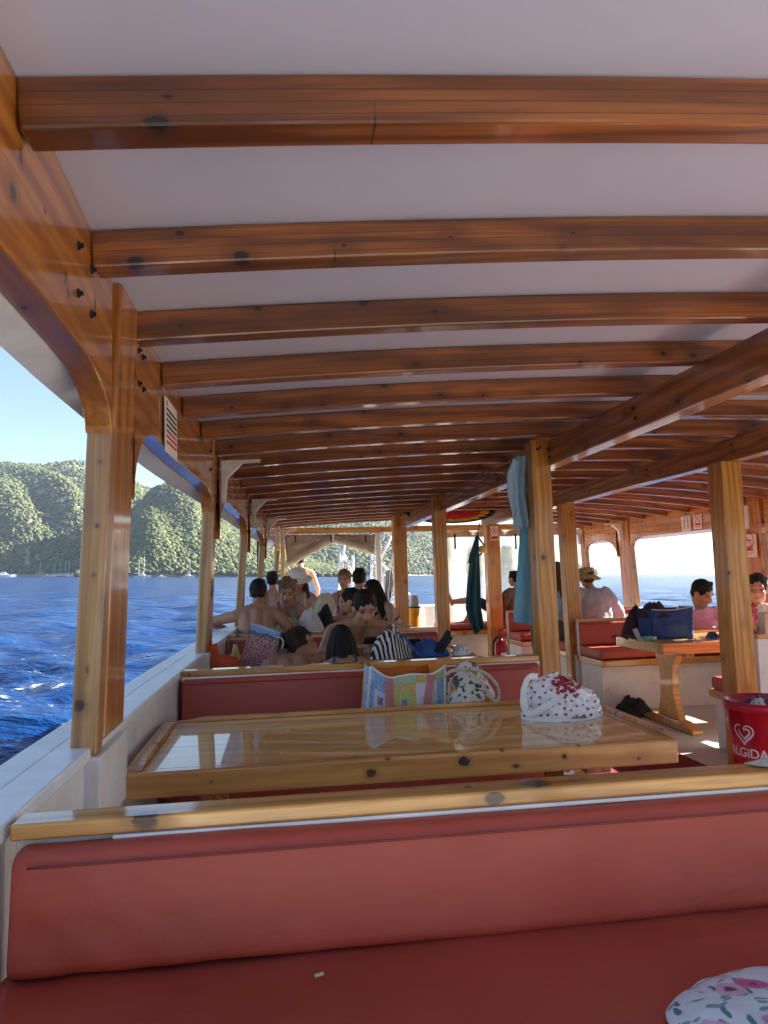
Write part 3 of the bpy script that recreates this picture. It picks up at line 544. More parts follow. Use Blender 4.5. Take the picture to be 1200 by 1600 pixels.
# ---------------------------------------------------------------- hills and forest
def interp(u,pts): return np.interp(u,[p[0] for p in pts],[p[1] for p in pts])
def hill(name,prof,u0,u1,d0,d1,seed,ntree,cs,rock=0):
    rng=np.random.default_rng(seed); nu,nv=150,46; C0=np.array(BOAT@EYEP)
    us=np.linspace(u0,u1,nu+1); ts=np.linspace(0,1.5,nv+1)
    def dist(u,t): return (interp(u,d0)*(1-t)+interp(u,d1)*t)
    rid=[rng.uniform(0,6.3) for _ in range(12)]
    def height(u,t):
        top=np.maximum(897-interp(u,prof),0)/F*interp(u,d1)+2.0
        s=np.clip(t,0,1); p=np.where(t<1,s**.78*(1.05-.05*s),1-(np.clip(t,1,1.5)-1)*1.6)
        rg=0
        for k in range(6): rg=rg+np.sin(u*(.018+.014*k)+t*(2.5+1.7*k)+rid[k]+1.6*np.sin(t*3+rid[k+6]))*(.042/(1+.55*k))
        return top*(p+rg*np.clip(s*(1-s)*4,0,1)*1.1)*1.0+SEA+np.clip(t*8,0,1)*1.5-1.2*(t<=0)
    def pos(u,t):
        d=dist(u,t); a=np.arctan((u-600)/F)
        return np.stack([C0[0]+d*np.sin(a)/np.cos(a)*1.0,C0[1]+d,height(u,t)],-1)
    uu,tt=np.meshgrid(us,ts,indexing='ij'); V=pos(uu,tt).reshape(-1,3)
    fs=[(i*(nv+1)+j,(i+1)*(nv+1)+j,(i+1)*(nv+1)+j+1,i*(nv+1)+j+1) for i in range(nu) for j in range(nv)]
    me=bpy.data.meshes.new(name); me.from_pydata(V.tolist(),[],fs); me.materials.append(M['hill']); me.polygons.foreach_set('use_smooth',np.ones(len(fs),'?'))
    o=bpy.data.objects.new(name,me); COL.objects.link(o); o['kind']='structure'; WORLD_OBS.add(o.name)
    # crowns
    bm=bmesh.new(); bmesh.ops.create_icosphere(bm,subdivisions=1,radius=1); base=[]
    co=np.array([v.co[:] for v in bm.verts]); fc=np.array([[v.index for v in f.verts] for f in bm.faces]); bm.free()
    for k in range(8):
        c=co.copy(); off=Vector((k*7.,0,0))
        n=np.array([mnoise.noise(Vector(p)*1.7+off)*.75+mnoise.noise(Vector(p)*4.2+off)*.35 for p in co])
        base.append(c*(1+n)[:,None]*np.array([1,1,.85]))
    T=rng.random(ntree)**1.15*1.04+.005; U=rng.uniform(u0,u1,ntree); P=pos(U,T)
    ok=np.interp(U,[p[0] for p in prof],[p[1] for p in prof])<894
    if rock:
        cl=np.abs(T-(.80+.10*np.sin(U*.03+seed)))<rock*(.6+.4*np.sin(U*.11))
        ok&=~(cl&(rng.random(ntree)<.75))
    clear=(np.sin(U*.21+T*19+seed)*np.sin(U*.07-T*31)>.62)&(rng.random(ntree)<.8); ok&=~clear
    P=P[ok]; n=len(P); dd=np.linalg.norm(P-C0,axis=1)
    sz=cs*rng.uniform(.55,1.25,n)*(.75+.25*dd/dd.mean()); kk=rng.integers(0,8,n); rot=rng.uniform(0,6.3,n)
    nvb=len(co); VV=np.zeros((n,nvb,3),'f'); cc=np.zeros((n,nvb,4),'f')
    tint=rng.random(n); ca_,sa_=np.cos(rot),np.sin(rot)
    for k in range(8):
        m_=kk==k; b=base[k]
        x=b[None,:,0]*ca_[m_,None]-b[None,:,1]*sa_[m_,None]; y=b[None,:,0]*sa_[m_,None]+b[None,:,1]*ca_[m_,None]
        VV[m_]=np.stack([x,y,np.broadcast_to(b[None,:,2],x.shape)],-1)*sz[m_,None,None]+P[m_,None,:]+np.array([0,0,1])*(sz[m_]*.55)[:,None,None]
    c1=np.array([.075,.105,.042]);c2=np.array([.20,.205,.085])
    cc[...,:3]=(c1+(c2-c1)*tint[:,None]**1.3)[:,None,:]; cc[...,3]=1
    FF=(fc[None]+(np.arange(n)*nvb)[:,None,None]).reshape(-1,3).astype('i')
    me=bpy.data.meshes.new('forest'); me.vertices.add(n*nvb); me.vertices.foreach_set('co',VV.ravel())
    me.loops.add(FF.size); me.loops.foreach_set('vertex_index',FF.ravel()); me.polygons.add(len(FF)); me.polygons.foreach_set('loop_start',np.arange(0,FF.size,3,dtype='i')); me.update()
    a=me.attributes.new('tint','FLOAT_COLOR','POINT'); a.data.foreach_set('color',cc.ravel()); me.materials.append(M['leaf'])
    o=bpy.data.objects.new('forest',me); COL.objects.link(o); o['kind']='stuff'; WORLD_OBS.add(o.name); return o
t=NT('hill_ground'); o_=objv(t); n=t.noise(o_,.02,6,.65).outputs[0]; n2=t.noise(t.mul(o_,(1,1,.4)),.09,5,.7).outputs[0]
t.bump(n2,1,6.); M['hill']=t.P(Base_Color=t.mix(t.step(n,.35,.65),t.mix(n2,(.10,.11,.055),(.2,.18,.11)),(.42,.37,.29)),Roughness=.95)
t=NT('foliage'); at_=t.n('Attribute',attribute_name='tint').outputs['Color']; o_=objv(t); nn=t.noise(o_,.5,4,.7).outputs[0]
t.bump(nn,1,1.2); M['leaf']=t.P(Base_Color=t.mix(t.step(nn,.3,.75),t.mix(.55,at_,(.02,.03,.012)),at_),Roughness=.8,Specular_IOR_Level=.2)
f=hill('hill',[(-500,760),(-200,735),(0,724),(60,727),(110,721),(150,726),(190,744),(221,762),(245,768),(280,785),(330,850),(350,893)],-420,350,[(-400,650),(300,760)],[(-400,1250),(300,1500)],4,26000,2.7,rock=.05)
tag(f,'pine forest covering the sunlit left hill','forest')
f=hill('headland',[(130,893),(180,830),(212,792),(235,768),(252,760),(272,756),(300,762),(330,790),(360,812),(430,850),(490,880),(540,894)],120,545,[(100,560),(550,640)],[(100,800),(550,900)],8,17000,2.15,rock=.06)
tag(f,'pine forest on the steep headland behind the first posts','forest')
f=hill('far_hill',[(240,800),(420,806),(520,806),(600,812),(650,824),(700,838),(740,862),(775,857),(815,858),(850,875),(900,884),(935,895)],230,950,[(200,1000),(600,1100),(940,1700)],[(200,1500),(600,1700),(940,2200)],12,20000,3.9)
tag(f,'forest on the shaded far hill beyond the canvas','forest')
# haze
mb=MB(); mb.box(-2600,2600,-60,3600,SEA-1.2,330)
t=NT('haze'); t.t.nodes.remove(t.b); vp=t.n('VolumePrincipled',{'Color':(.36,.45,.60,1),'Density':.00013,'Anisotropy':.0}); t.t.links.new(vp.outputs[0],t.t.nodes['Material Output'].inputs['Volume'])
o=mb.build('haze',t.m); o['kind']='stuff'; WORLD_OBS.add(o.name)
# ---------------------------------------------------------------- yachts at anchor
def yacht(u,v,dist,L,label,masts=1,wood_=False):
    C0=BOAT@EYEP; a=(u-600)/F; base=Vector((C0.x+dist*a,C0.y+dist,SEA))
    o=thing('sailing_yacht' if masts else 'motor_boat',label,'boat',base,random.uniform(-.5,.5),'boats anchored along the far shore'); WORLD_OBS.add(o.name)
    mb=MB(); n=12; vs=[]
    def hullpt(s,lv):
        x=-L/2+L*s; w=L*.15*math.sin(PI*min(1,s*.8+.2))**.8*(1 if s<.6 else 1-((s-.6)/.4)**2*.97); z=(.09+.05*s*s)*L*lv
        return x,w*(.55+.45*lv),z-.02*L*(1-lv)
    for i in range(n+1):
        x,w,z=hullpt(i/n,1); x2,w2,z2=hullpt(i/n,0); vs+=[(x,w,z),(x2,w2,z2),(x2,-w2,z2),(x,-w,z)]
    mb.add(vs,[(4*i+j,4*i+j+1,4*i+5+j,4*i+4+j) for i in range(n) for j in range(3)]+[(4*i+3,4*i,4*i+4,4*i+7) for i in range(n)]+[(0,1,2,3)])
    mb.build('hull',M['rail'] if wood_ else M['steel'],o)
    mb=MB(); mb.poly([(-.25*L,-.07*L,.1*L),(-.22*L,-.07*L,.17*L),(.08*L,-.07*L,.17*L),(.18*L,-.07*L,.1*L)],.14*L,(0,1,0)); 
    if masts==0: mb.poly([(-.2*L,-.06*L,.17*L),(-.15*L,-.06*L,.25*L),(0,-.06*L,.25*L),(.06*L,-.06*L,.17*L)],.12*L,(0,1,0))
    mb.build('cabin',M['steel'],o)
    for k in range(masts):
        x=(.08-.3*k)*L; mb=MB(); mb.tube([(x,0,.1*L),(x,0,(1.15-.2*k)*L)],.012*L,6); mb.build('mast',M['steel'],o)
        mb=MB(); mb.tube([(x,0,.22*L),(x-.3*L,0,.22*L)],.016*L,6); mb.build('boom',M['steel'],o)
    return o
yacht(77,898,640,9,'small white motor boat moored at the left end of the shore',0)
yacht(86,898,640,10,'white single masted yacht, leftmost mast of the shore',1)
yacht(94,898,640,11,'white yacht with a bare mast among the left row of boats',1)
yacht(102,898,640,12,'wooden hulled yacht in the left row of boats',1,True)
yacht(108,898,640,12,'white yacht nearest the large post in the left row',1)
yacht(118,898,640,13,'white motor cruiser just left of the large weathered post',0)
yacht(224,898,540,13,'two masted white yacht below the steep headland',2)
yacht(254,898,540,7,'small white motor boat below the headland',0)
yacht(296,898,540,11,'lone white yacht just left of the second post',1)
yacht(10,899,560,16,'long white passenger boat at the left edge of the photo',0)

# ---------------------------------------------------------------- added reflector block, unseen behind the viewer, bounces sunlight into the cabin
o=thing('reflector','added grey reflector block on the open deck, unseen behind the viewer','reflector')
mb=MB(); YW=-3.3
for x0,x1,z0,z1 in ((.2,4.4,.002,1.0),(.2,4.4,1.75,2.3),(.2,.5,1.0,1.75),(1.9,2.7,1.0,1.75),(4.1,4.4,1.0,1.75)): mb.box(x0,x1,YW-1.,YW,z0,z1)
mb.build('wall',paint('reflector_grey',(.33,.33,.33)),o)  # grey set by how much fill light the block throws forward
for x0,x1 in ((.5,1.9),(2.7,4.1)):
    mb=MB(); mb.box(x0,x1,YW-.06,YW-.04,1.0,1.75); mb.build('dark_pane',plain('dark_glass',(.02,.03,.035),.05,.05),o)
# ---------------------------------------------------------------- cloth and print materials
def floral(name,bgc,cols,leaf,sc=14,dens=.35):
    t=NT(name); o=objv(t); w=t.n('VectorMath',{0:o,1:t.mul(t.noise(o,sc*.8,2).outputs['Color'],(.05,.05,.05))},operation='ADD').outputs[0]
    v1=t.n('TexVoronoi',{'Vector':w,'Scale':sc}); v2=t.n('TexVoronoi',{'Vector':t.mul(w,(1,2.6,1.4)),'Scale':sc*1.5}); v3=t.n('TexVoronoi',{'Vector':t.mul(w,(2.4,1,.8)),'Scale':sc*1.3})
    r1=t.n('SeparateColor',{0:v1.outputs['Color']}); r2=t.n('SeparateColor',{0:v2.outputs['Color']}); r3=t.n('SeparateColor',{0:v3.outputs['Color']})
    c=t.mix(t.math('MULTIPLY',t.math('SUBTRACT',1,t.step(v2.outputs['Distance'],.28,.36)),t.math('GREATER_THAN',r2.outputs[0],dens)),bgc,leaf)
    c=t.mix(t.math('MULTIPLY',t.math('SUBTRACT',1,t.step(v3.outputs['Distance'],.2,.3)),t.math('GREATER_THAN',r3.outputs[1],dens+.1)),c,tuple(x*.6 for x in leaf))
    fc=t.ramp(r1.outputs[1],[(i/len(cols),x) for i,x in enumerate(cols)],'CONSTANT')
    fc=t.mix(t.step(v1.outputs['Distance'],.08,.2),tuple(min(1,x*.35) for x in cols[0]),fc)
    c=t.mix(t.math('MULTIPLY',t.math('SUBTRACT',1,t.step(v1.outputs['Distance'],.30,.42)),t.math('GREATER_THAN',r1.outputs[2],dens)),c,fc)
    t.bump(t.noise(o,22,4).outputs[0],.5,.01)
    return t.P(Base_Color=c,Roughness=.85)
M['floral']=floral('jungle_print',(.62,.60,.55),[(.42,.12,.05),(.10,.08,.16),(.55,.28,.08),(.20,.12,.07)],(.05,.10,.04),17,-.1)
M['floral2']=floral('pale_flower_print',(.62,.66,.70),[(.55,.12,.25),(.50,.25,.42),(.62,.4,.5)],(.16,.34,.33),19,.2)
M['floral3']=floral('swimsuit_print',(.02,.05,.08),[(.45,.02,.25),(.55,.5,.08),(.03,.2,.3),(.6,.6,.55)],(.02,.12,.2),26,.2)
M['floral4']=floral('small_flower_print',(.62,.60,.58),[(.4,.3,.3),(.15,.13,.16)],(.3,.33,.3),24,.4)
def patch():
    t=NT('patchwork_quilt'); u=uvv(t); s=t.mul(u,(3.4,2.2,1)); fl=t.n('VectorMath',{0:s},operation='FLOOR').outputs[0]; fr=t.n('VectorMath',{0:s},operation='FRACTION').outputs[0]
    wn=t.n('TexWhiteNoise',{'Vector':fl},noise_dimensions='3D').outputs[0]
    pal=[(.36,.48,.34),(.36,.18,.46),(.20,.36,.66),(.55,.40,.08),(.34,.50,.10),(.60,.60,.64)]
    c=t.ramp(wn,[(i/6,x) for i,x in enumerate(pal)],'CONSTANT'); c2=t.ramp(t.math('FRACT',t.math('MULTIPLY',wn,7.3)),[(i/6,x) for i,x in enumerate(pal)],'CONSTANT')
    d=t.n('VectorMath',{0:fr,1:(.5,.5,0)},operation='SUBTRACT').outputs[0]; a=t.n('VectorMath',{0:d},operation='ABSOLUTE').outputs[0]; sp=t.n('SeparateXYZ',{0:a}); m=t.math('MAXIMUM',sp.outputs[0],sp.outputs[1])
    c=t.mix(t.math('LESS_THAN',m,.26),c,c2); c=t.mix(t.math('LESS_THAN',m,.11),c,(.24,.13,.34))
    sq=t.n('TexWave',{'Vector':u,'Scale':9.,'Distortion':14.,'Detail':2.,'Detail Scale':1.5}).outputs[0]
    c=t.mix(t.math('MULTIPLY',t.step(sq,.8,.95),.5),c,(.66,.66,.62))
    t.bump(t.math('ADD',sq,t.noise(u,30,2).outputs[0]),.4,.01); return t.P(Base_Color=c,Roughness=.85)
M['patch']=patch()
def stripes(name,c1,c2,sc,dist=2.,rough=.9,vec='o'):
    t=NT(name); o=objv(t) if vec=='o' else uvv(t); w=t.n('TexWave',{'Vector':o,'Scale':sc,'Distortion':dist,'Detail':1.,'Detail Scale':.6}).outputs[0]
    t.bump(t.noise(o,30,4).outputs[0],.4,.01); return t.P(Base_Color=t.mix(t.step(w,.46,.54),c1,c2),Roughness=rough)
M['zebra']=stripes('zebra_stripes',(.70,.68,.64),(.015,.015,.02),14.,3.5); M['greystripe']=stripes('grey_striped_towel',(.42,.42,.45),(.05,.05,.08),10.,1.)
def landscape():
    t=NT('landscape_print'); u=uvv(t); y=t.n('SeparateXYZ',{0:u}).outputs[1]; n=t.noise(t.mul(u,(16,26,1)),1,5,.7).outputs[0]
    c=t.mix(t.step(n,.44,.52),(.03,.028,.035),(.52,.25,.25)); e=t.math('ADD',y,t.math('MULTIPLY',t.noise(u,4,3).outputs[0],.12))
    c=t.mix(t.step(e,.80,.82),c,(.10,.11,.13)); c=t.mix(t.step(e,.89,.91),c,(.16,.32,.68)); c=t.mix(t.step(y,.955,.965),c,(.55,.55,.56))
    t.bump(t.noise(u,6,3).outputs[0],.4,.02); return t.P(Base_Color=c,Roughness=.6)
M['land']=landscape()
def cloth(name,col,rough=.9,b=.35,sc=14,sheen=.0,var=.18):
    t=NT(name); o=objv(t); n=t.noise(o,sc,5,.6).outputs[0]; t.bump(t.math('ADD',n,t.math('MULTIPLY',t.noise(o,320,2).outputs[0],.25)),b,.012)
    return t.P(Base_Color=t.mix(n,tuple(x*(1-var) for x in col),tuple(min(1,x*(1+var)) for x in col)),Roughness=rough,Sheen_Weight=sheen)
for k,c in dict(orange=(.62,.16,.015),orangebag=(.62,.10,.03),greycloth=(.38,.38,.40),whitecloth=(.70,.69,.67),blue=(.035,.10,.34),cooler=(.018,.055,.19),purple=(.035,.016,.035),cream=(.62,.53,.40),yellow=(.62,.28,.01),lightblue=(.32,.50,.68),towelblue=(.07,.33,.50),teal=(.012,.075,.10),strawc=(.58,.48,.30),pinkstrap=(.48,.20,.20),tan=(.50,.31,.14),linen=(.30,.335,.40),pinkshirt=(.62,.27,.33),olive=(.12,.105,.07),trouser=(.10,.085,.075),navy=(.012,.018,.05),tank=(.25,.27,.27),paleyellow=(.70,.58,.20)).items(): M[k]=cloth(k+'_cloth',c)
M['redplastic']=plain('red_plastic',(.42,.012,.03),.3,.06,.05,30); M['filmbag']=plain('plastic_film',(.74,.75,.78),.32,.05,.3,24,spec=.6); M['heart']=plain('heart_print',(.34,.015,.03),.4)
M['rope']=cloth('cotton_rope',(.62,.57,.50),.95,.8,160); M['grey']=plain('grey_plastic',(.36,.36,.36),.4); M['purplefilm']=plain('purple_film',(.14,.05,.16),.2,.3,.5,40)
def fbm(p,s,seed=0.): 
    q=Vector(p)*s+Vector((seed,seed*.7,0)); return mnoise.noise(q)+.5*mnoise.noise(q*2.1)+.25*mnoise.noise(q*4.3)
def heap(name,label,cat,c,rx,ry,h,mat,seed=0,rz=0,fold=.35,n=34,group=None,parent=None):
    c=Vector(c); mb=MB()
    def fn(a,b):
        th_=2*PI*a; r=b; k=1+.28*mnoise.noise(Vector((math.cos(th_)*1.4+seed,math.sin(th_)*1.4,seed)))
        x=rx*r*k*math.cos(th_); y=ry*r*k*math.sin(th_)
        z=h*max(0,(1-r**2.4))*(1+fold*fbm((x,y,0),16,seed))+.004*(1-r)
        rid=abs(mnoise.noise(Vector((x*20+seed,y*20,2))));z+=h*.22*(1-r**4)*(rid-.25)
        return Vector((x,y,max(.002,z)))
    mb.grid(fn,n*2,n//2); o=mb.build(name,M[mat] if isinstance(mat,str) else mat,parent,smooth=True,fix=True)
    o.location=c; o.rotation_euler=(0,0,rz)
    return tag(o,label,cat,group) if label else o
def strip(mb,path,w,side,thick=.004):  # ribbon
    mb.sweep(path,[(-w/2,-thick/2),(w/2,-thick/2),(w/2,thick/2),(-w/2,thick/2)],side=side)
# ---------------------------------------------------------------- heart printed plastic bag on the table
def heart_bag():
    c=Vector((.98,2.57,.7615)); o=thing('plastic_bag','white plastic carrier bag printed with small red hearts, slumped on the glossy table','plastic bag',c,.02)
    mb=MB()
    def prof(a,b):
        th_=2*PI*a; x=math.cos(th_);y=math.sin(th_)
        # b 0 base -> 1 top ridge; ridge leans to the left
        ridge=.146-.008*x+.006*math.sin(x*5)
        q=max(0,1-b**3.2); q2=max(0,1-b**1.9)
        z=ridge*b*(1 if x<.2 else 1-.14*((x-.2)/.8)**2)
        p=Vector((.150*x*q**.42-.008*b,.088*y*q2**.6*(1-.15*abs(x)**4),z))
        d=fbm(p,9,3)*.014+abs(mnoise.noise(p*22))*.012+abs(mnoise.noise(Vector((p.x*50+p.z*20,p.y*18,p.z*22-p.x*14))))*.010-.010
        dc=(p-Vector((.005,-.06,.115))).length; an=math.atan2(p.z-.115,p.x-.005); d+=.009*abs(math.sin(an*6+2.5*mnoise.noise(p*12)))*math.exp(-dc/.10)*min(1,dc/.03)-.004
        if b<.06: d*=.3
        return p+Vector((x,y,.5)).normalized()*d*(1 if b<.98 else .3)
    mb.grid(prof,110,46)
    body=mb.build('bag_body',[M['filmbag'],M['heart'],M['ink']],o,smooth=True,fix=True)
    bm=bmesh.new(); bm.from_mesh(body.data); bm.faces.ensure_lookup_table()
    rnd=random.Random(5); fs=[f for f in bm.faces if f.normal.y<.35 and f.calc_center_median().z>.012]
    spots=[]
    for f in rnd.sample(fs,len(fs)):
        p=f.calc_center_median()
        if all((p-q[0]).length>.021 for q in spots): spots.append((p,f.normal.copy(),rnd.uniform(.0042,.0068)))
        if len(spots)>130: break
    cl=Vector((.005,-.05,.125))
    dens=[(f.calc_center_median(),f.normal.copy(),rnd.uniform(.006,.010)) for f in rnd.sample(fs,len(fs)) if (f.calc_center_median()-cl).length<.05+rnd.uniform(-.02,.008)][:70]
    bm.free(); hb=MB()
    for p,n,r in spots+dens:
        t1=n.cross(Vector((0,0,1))).normalized() if abs(n.z)<.95 else Vector((1,0,0)); t2=n.cross(t1); a0=rnd.uniform(-.7,.7); pts=[]
        for k in range(18):
            a=2*PI*k/18; hx=16*math.sin(a)**3/16; hy=(13*math.cos(a)-5*math.cos(2*a)-2*math.cos(3*a)-math.cos(4*a))/16
            pts.append(p+n*.0022+(t1*(hx*math.cos(a0)-hy*math.sin(a0))-t2*(hx*math.sin(a0)+hy*math.cos(a0)))*r)
        hb.add(pts,[tuple(range(18))])
    ho=hb.build('heart_print',M['heart'],o); ho['kind']='stuff'
    mb=MB()  # handle loop on the left
    P=[(-.10,-.045,.150),(-.135,-.06,.152),(-.158,-.068,.125),(-.166,-.074,.085),(-.163,-.082,.05),(-.150,-.09,.036),(-.12,-.094,.045),(-.08,-.092,.062),(-.045,-.086,.080)]
    Q=[Vector(p)+Vector((0,.004*math.sin(i*2.1),0)) for i,p in enumerate(P)]
    def cat(P,n=6):
        out=[]
        for i in range(len(P)-1):
            p0,p1,p2,p3=P[max(i-1,0)],P[i],P[i+1],P[min(i+2,len(P)-1)]
            for k in range(n):
                t=k/n; out.append(.5*((2*p1)+(p2-p0)*t+(2*p0-5*p1+4*p2-p3)*t*t+(3*p1-p0-3*p2+p3)*t**3))
        return out+[P[-1]]
    globals()['cat']=cat
    C_=cat(Q); mb.sweep(C_,[(-.001,-.012),(.002,-.013),(.005,-.004),(.000,.003),(.003,.012),(-.001,.013),(-.003,.003),(.002,-.005)],side=(0,1,0),scale=[.9+.25*mnoise.noise(p*40) for p in C_])
    mb.build('handle',M['filmbag'],o,smooth=True)
    mb=MB()
    for k in range(14): mb.box(-.01+.0042*k,-.01+.0042*k+.0016+.0012*(k%3),-.1075,-.1070,.012,.020)
    MX=Matrix.Rotation(.0,4,'Z'); mb.build('bar_print',M['ink'],o)
    return o
heart_bag()
# ---------------------------------------------------------------- quilted tote
def tote():
    bl=at(566,1108,3.0); br=at(690,1104,3.0); tl=at(577,1040,3.02); trr=at(690,1036,3.02); zs=.56
    o=thing('tote_bag','quilted pastel patchwork tote bag with orange lining, upright on the bench','tote bag',((bl.x+br.x)/2,3.05,zs)); c=o.location.copy()
    def pt(a,b,y,dip):
        x0=bl.x+(tl.x-bl.x)*b; x1=br.x+(trr.x-br.x)*b; x=x0+(x1-x0)*a; top=tl.z+(trr.z-tl.z)*a-dip*math.sin(PI*a)**1.4-.02*math.sin(a*9)*b*dip/.06
        z=zs+(top-zs)*b
        return Vector((x,y-.05*math.sin(PI*a)*math.sin(PI*b*.9)+.012*fbm((x,z,y),14,2),z))-c
    mb=MB(); mb.grid(lambda a,b:pt(a,b,2.985-.02*b,.05),40,30); mb.build('front_panel',M['patch'],o,smooth=True,solid=.008)
    mb=MB(); mb.grid(lambda a,b:pt(a,b,3.14,.03),30,20); mb.build('back_panel',M['orange'],o,smooth=True,solid=.008)
    mb=MB(); mb.grid(lambda a,b:pt(0,b,2.985-.02*b+(.155+.02*b)*a,0)+Vector((-.01*math.sin(PI*a),0,0)),8,20); mb.build('side_gusset',M['patch'],o,smooth=True,solid=.008)
    mb=MB(); mb.grid(lambda a,b:pt(1,b,2.985-.02*b+(.155+.02*b)*a,0)+Vector((-.045*math.sin(PI*a)*b,0,0)),8,20); mb.build('side_gusset',M['orange'],o,smooth=True,solid=.008)
    mb=MB(); mb.tube([pt(i/30,1,2.962,.05)+Vector((0,0,.002)) for i in range(31)],.005,6); mb.tube([pt(1,1-i/12,2.962-.0,0) for i in range(13)],.0055,6); mb.tube([pt(0,1-i/12,2.965,0) for i in range(13)],.0055,6); mb.build('piping',M['whitecloth'],o,smooth=True)
    for a0,a1 in ((.23,.27),(.80,.62)):
        mb=MB(); strip(mb,[pt(a0+(a1-a0)*i/12,1-.98*i/12,2.972,.05)+Vector((0,-.012,0)) for i in range(13)],.030,(1,0,0)); mb.build('strap',M['pinkstrap'],o)
    return o
tote()
# ---------------------------------------------------------------- drawstring floral bag
def sack(c,rx,ry,h,label,mat,loops,seed):
    o=thing('drawstring_bag',label,'drawstring bag',c); mb=MB()
    def fn(a,b):
        th_=2*PI*a; r=(math.sin(PI*min(1,b*.86+.14))**.55); 
        pl=1+.10*math.sin(th_*9+seed)*max(0,b-.55)+.05*math.sin(th_*14)*b
        p=Vector((rx*r*pl*math.cos(th_),ry*r*pl*math.sin(th_),h*b)); return p+Vector((math.cos(th_),math.sin(th_),0))*fbm(p,12,seed)*.014
    mb.grid(fn,80,30); mb.build('bag_body',M[mat],o,smooth=True,fix=True)
    for L in loops:
        mb=MB(); mb.tube(cat([Vector(p) for p in L]),.0065,8); mb.build('cord',M['rope'],o,smooth=True)
    return o
c=at(733,1095,2.98); c.z=.562
sack(c,.112,.10,.365,'white drawstring bag with a jungle flower print, between the tote and the heart bag','floral',[[(-.02,-.09,.33),(.02,-.125,.29),(.05,-.135,.24),(.075,-.125,.215),(.095,-.11,.235),(.085,-.105,.28),(.04,-.1,.325),(-.01,-.08,.34)],[(-.12,-.06,.31),(-.09,-.09,.335),(-.05,-.09,.34),(-.02,-.08,.34)]],2)
# bag at the lower right corner
c=at(1218,1600,.93); c.z=.682
o=thing('beach_bag','pale beach bag with pink flowers and teal palm leaves at the lower right corner','beach bag',c)
mb=MB(); 
def fn(a,b):
    th_=2*PI*a; r=max(0,1-b**2.2)**.5; p=Vector((.138*r*math.cos(th_),.115*r*math.sin(th_),.048*b)); return p+Vector((math.cos(th_),math.sin(th_),.6))*fbm(p,11,6)*.007
mb.grid(fn,70,24); mb.build('bag_body',M['floral2'],o,smooth=True,fix=True)
mb=MB(); mb.tube(cat([Vector(p) for p in ((-.03,-.09,.015),(-.034,-.09,.032),(-.02,-.07,.052),(.02,-.055,.058),(.06,-.05,.055),(.09,-.06,.04))]),.011,10); mb.build('rope_handle',M['rope'],o,smooth=True)
p=at(497,1474,1.17); mb=MB(); mb.tube([(-.006,0,.0032),(.0,.002,.0036),(.007,.005,.0034)],.0026,8)
o=tag(mb.build('wooden_stub',M['strawc'],smooth=True),'tiny pale wooden stub lying on the front red seat','stub'); o.location=(p.x,1.165,.684)
# ---------------------------------------------------------------- clutter on the second table
zt=.8015
def landscape_bag():
    c=Vector(at(405,1036,4.3)); c.z=zt; o=thing('shopping_bag','pink and black landscape printed shopping bag leaning over, grey side panel','shopping bag',c,-.25)
    mb=MB(); sh=.085; mb.grid(lambda a,b:Vector((-.10+.19*a+sh*b*.9-.03*b*a,-.06-.015*math.sin(PI*a)*math.sin(PI*b)+.008*fbm((a,b,0),5,1),(.235-.055*a)*b)),20,20); mb.build('front_panel',M['land'],o,smooth=True,solid=.004)
    mb=MB(); mb.grid(lambda a,b:Vector((.09+sh*b*.6+.07*a*(1-.4*b)-.02*math.sin(PI*a),-.06+.14*a,(.18-.0*a)*b)),10,16); mb.build('side_panel',M['greycloth'],o,smooth=True,solid=.004)
    mb=MB(); mb.grid(lambda a,b:Vector((-.10+.19*a+sh*b*.9,.075,(.22-.05*a)*b)),10,10); mb.build('back_panel',M['greycloth'],o,smooth=True,solid=.004)
    mb=MB(); strip(mb,cat([Vector(p) for p in ((.12,-.05,.15),(.145,-.065,.15),(.16,-.07,.13),(.158,-.07,.105),(.15,-.07,.09))]),.022,(0,1,0)); mb.build('handle',M['whitecloth'],o)
landscape_bag()
def orange_bag():
    c=Vector(at(347,1038,4.2)); c.z=zt; o=thing('plastic_bag','crumpled orange plastic bag beside the second post','plastic bag',c)
    mb=MB(); 
    def fn(a,b):
        th_=2*PI*a; k=(1-b**2)**.45; x=math.cos(th_); hgt=.075+.06*max(0,-x)**2
        p=Vector((.115*k*x-.02*b,.07*k*math.sin(th_),hgt*b)); return p+Vector((x,math.sin(th_),.3))*(fbm(p,18,4)*.008)
    mb.grid(fn,60,20); mb.build('bag_body',M['orangebag'],o,smooth=True,fix=True)
    mb=MB(); strip(mb,cat([Vector(p) for p in ((-.10,-.02,.07),(-.105,-.02,.11),(-.09,-.02,.145),(-.065,-.02,.10),(-.05,-.02,.075))]),.03,(0,1,0)); mb.build('handle',M['orangebag'],o,smooth=True)
orange_bag()
p=at(368,1024,4.45); heap('snack_packet','small yellow and white snack packet behind the orange bag','packet',(p.x,4.45,zt),.03,.025,.10,'paleyellow',3)
p=at(425,1036,4.22); heap('foil_wrapper','crumpled silvery wrapper between the pink bag and the lying head','wrapper',(p.x,4.22,zt),.055,.04,.045,plain('silver_foil',(.55,.55,.55),.25,.3,.6,60,metal=.8),8)
p=at(612,1034,4.3); heap('striped_towel','black and white zebra striped towel heaped beside the phone man','towel',(p.x,4.32,zt),.14,.10,.155,'zebra',5,.3)
p=at(640,1034,4.28)
mb=MB(); strip(mb,[Vector((-.06,0,.15)),Vector((-.03,-.01,.13)),Vector((.0,-.02,.09)),Vector((.045,-.03,.03)),Vector((.07,-.03,.012))],.045,(0,1,0),.012); o=tag(mb.build('folded_strap',M['blue'],smooth=True,bevel=.003),'bright blue folded cloth strip sloping off the zebra towel','cloth'); o.location=(p.x-.01,4.25,zt)
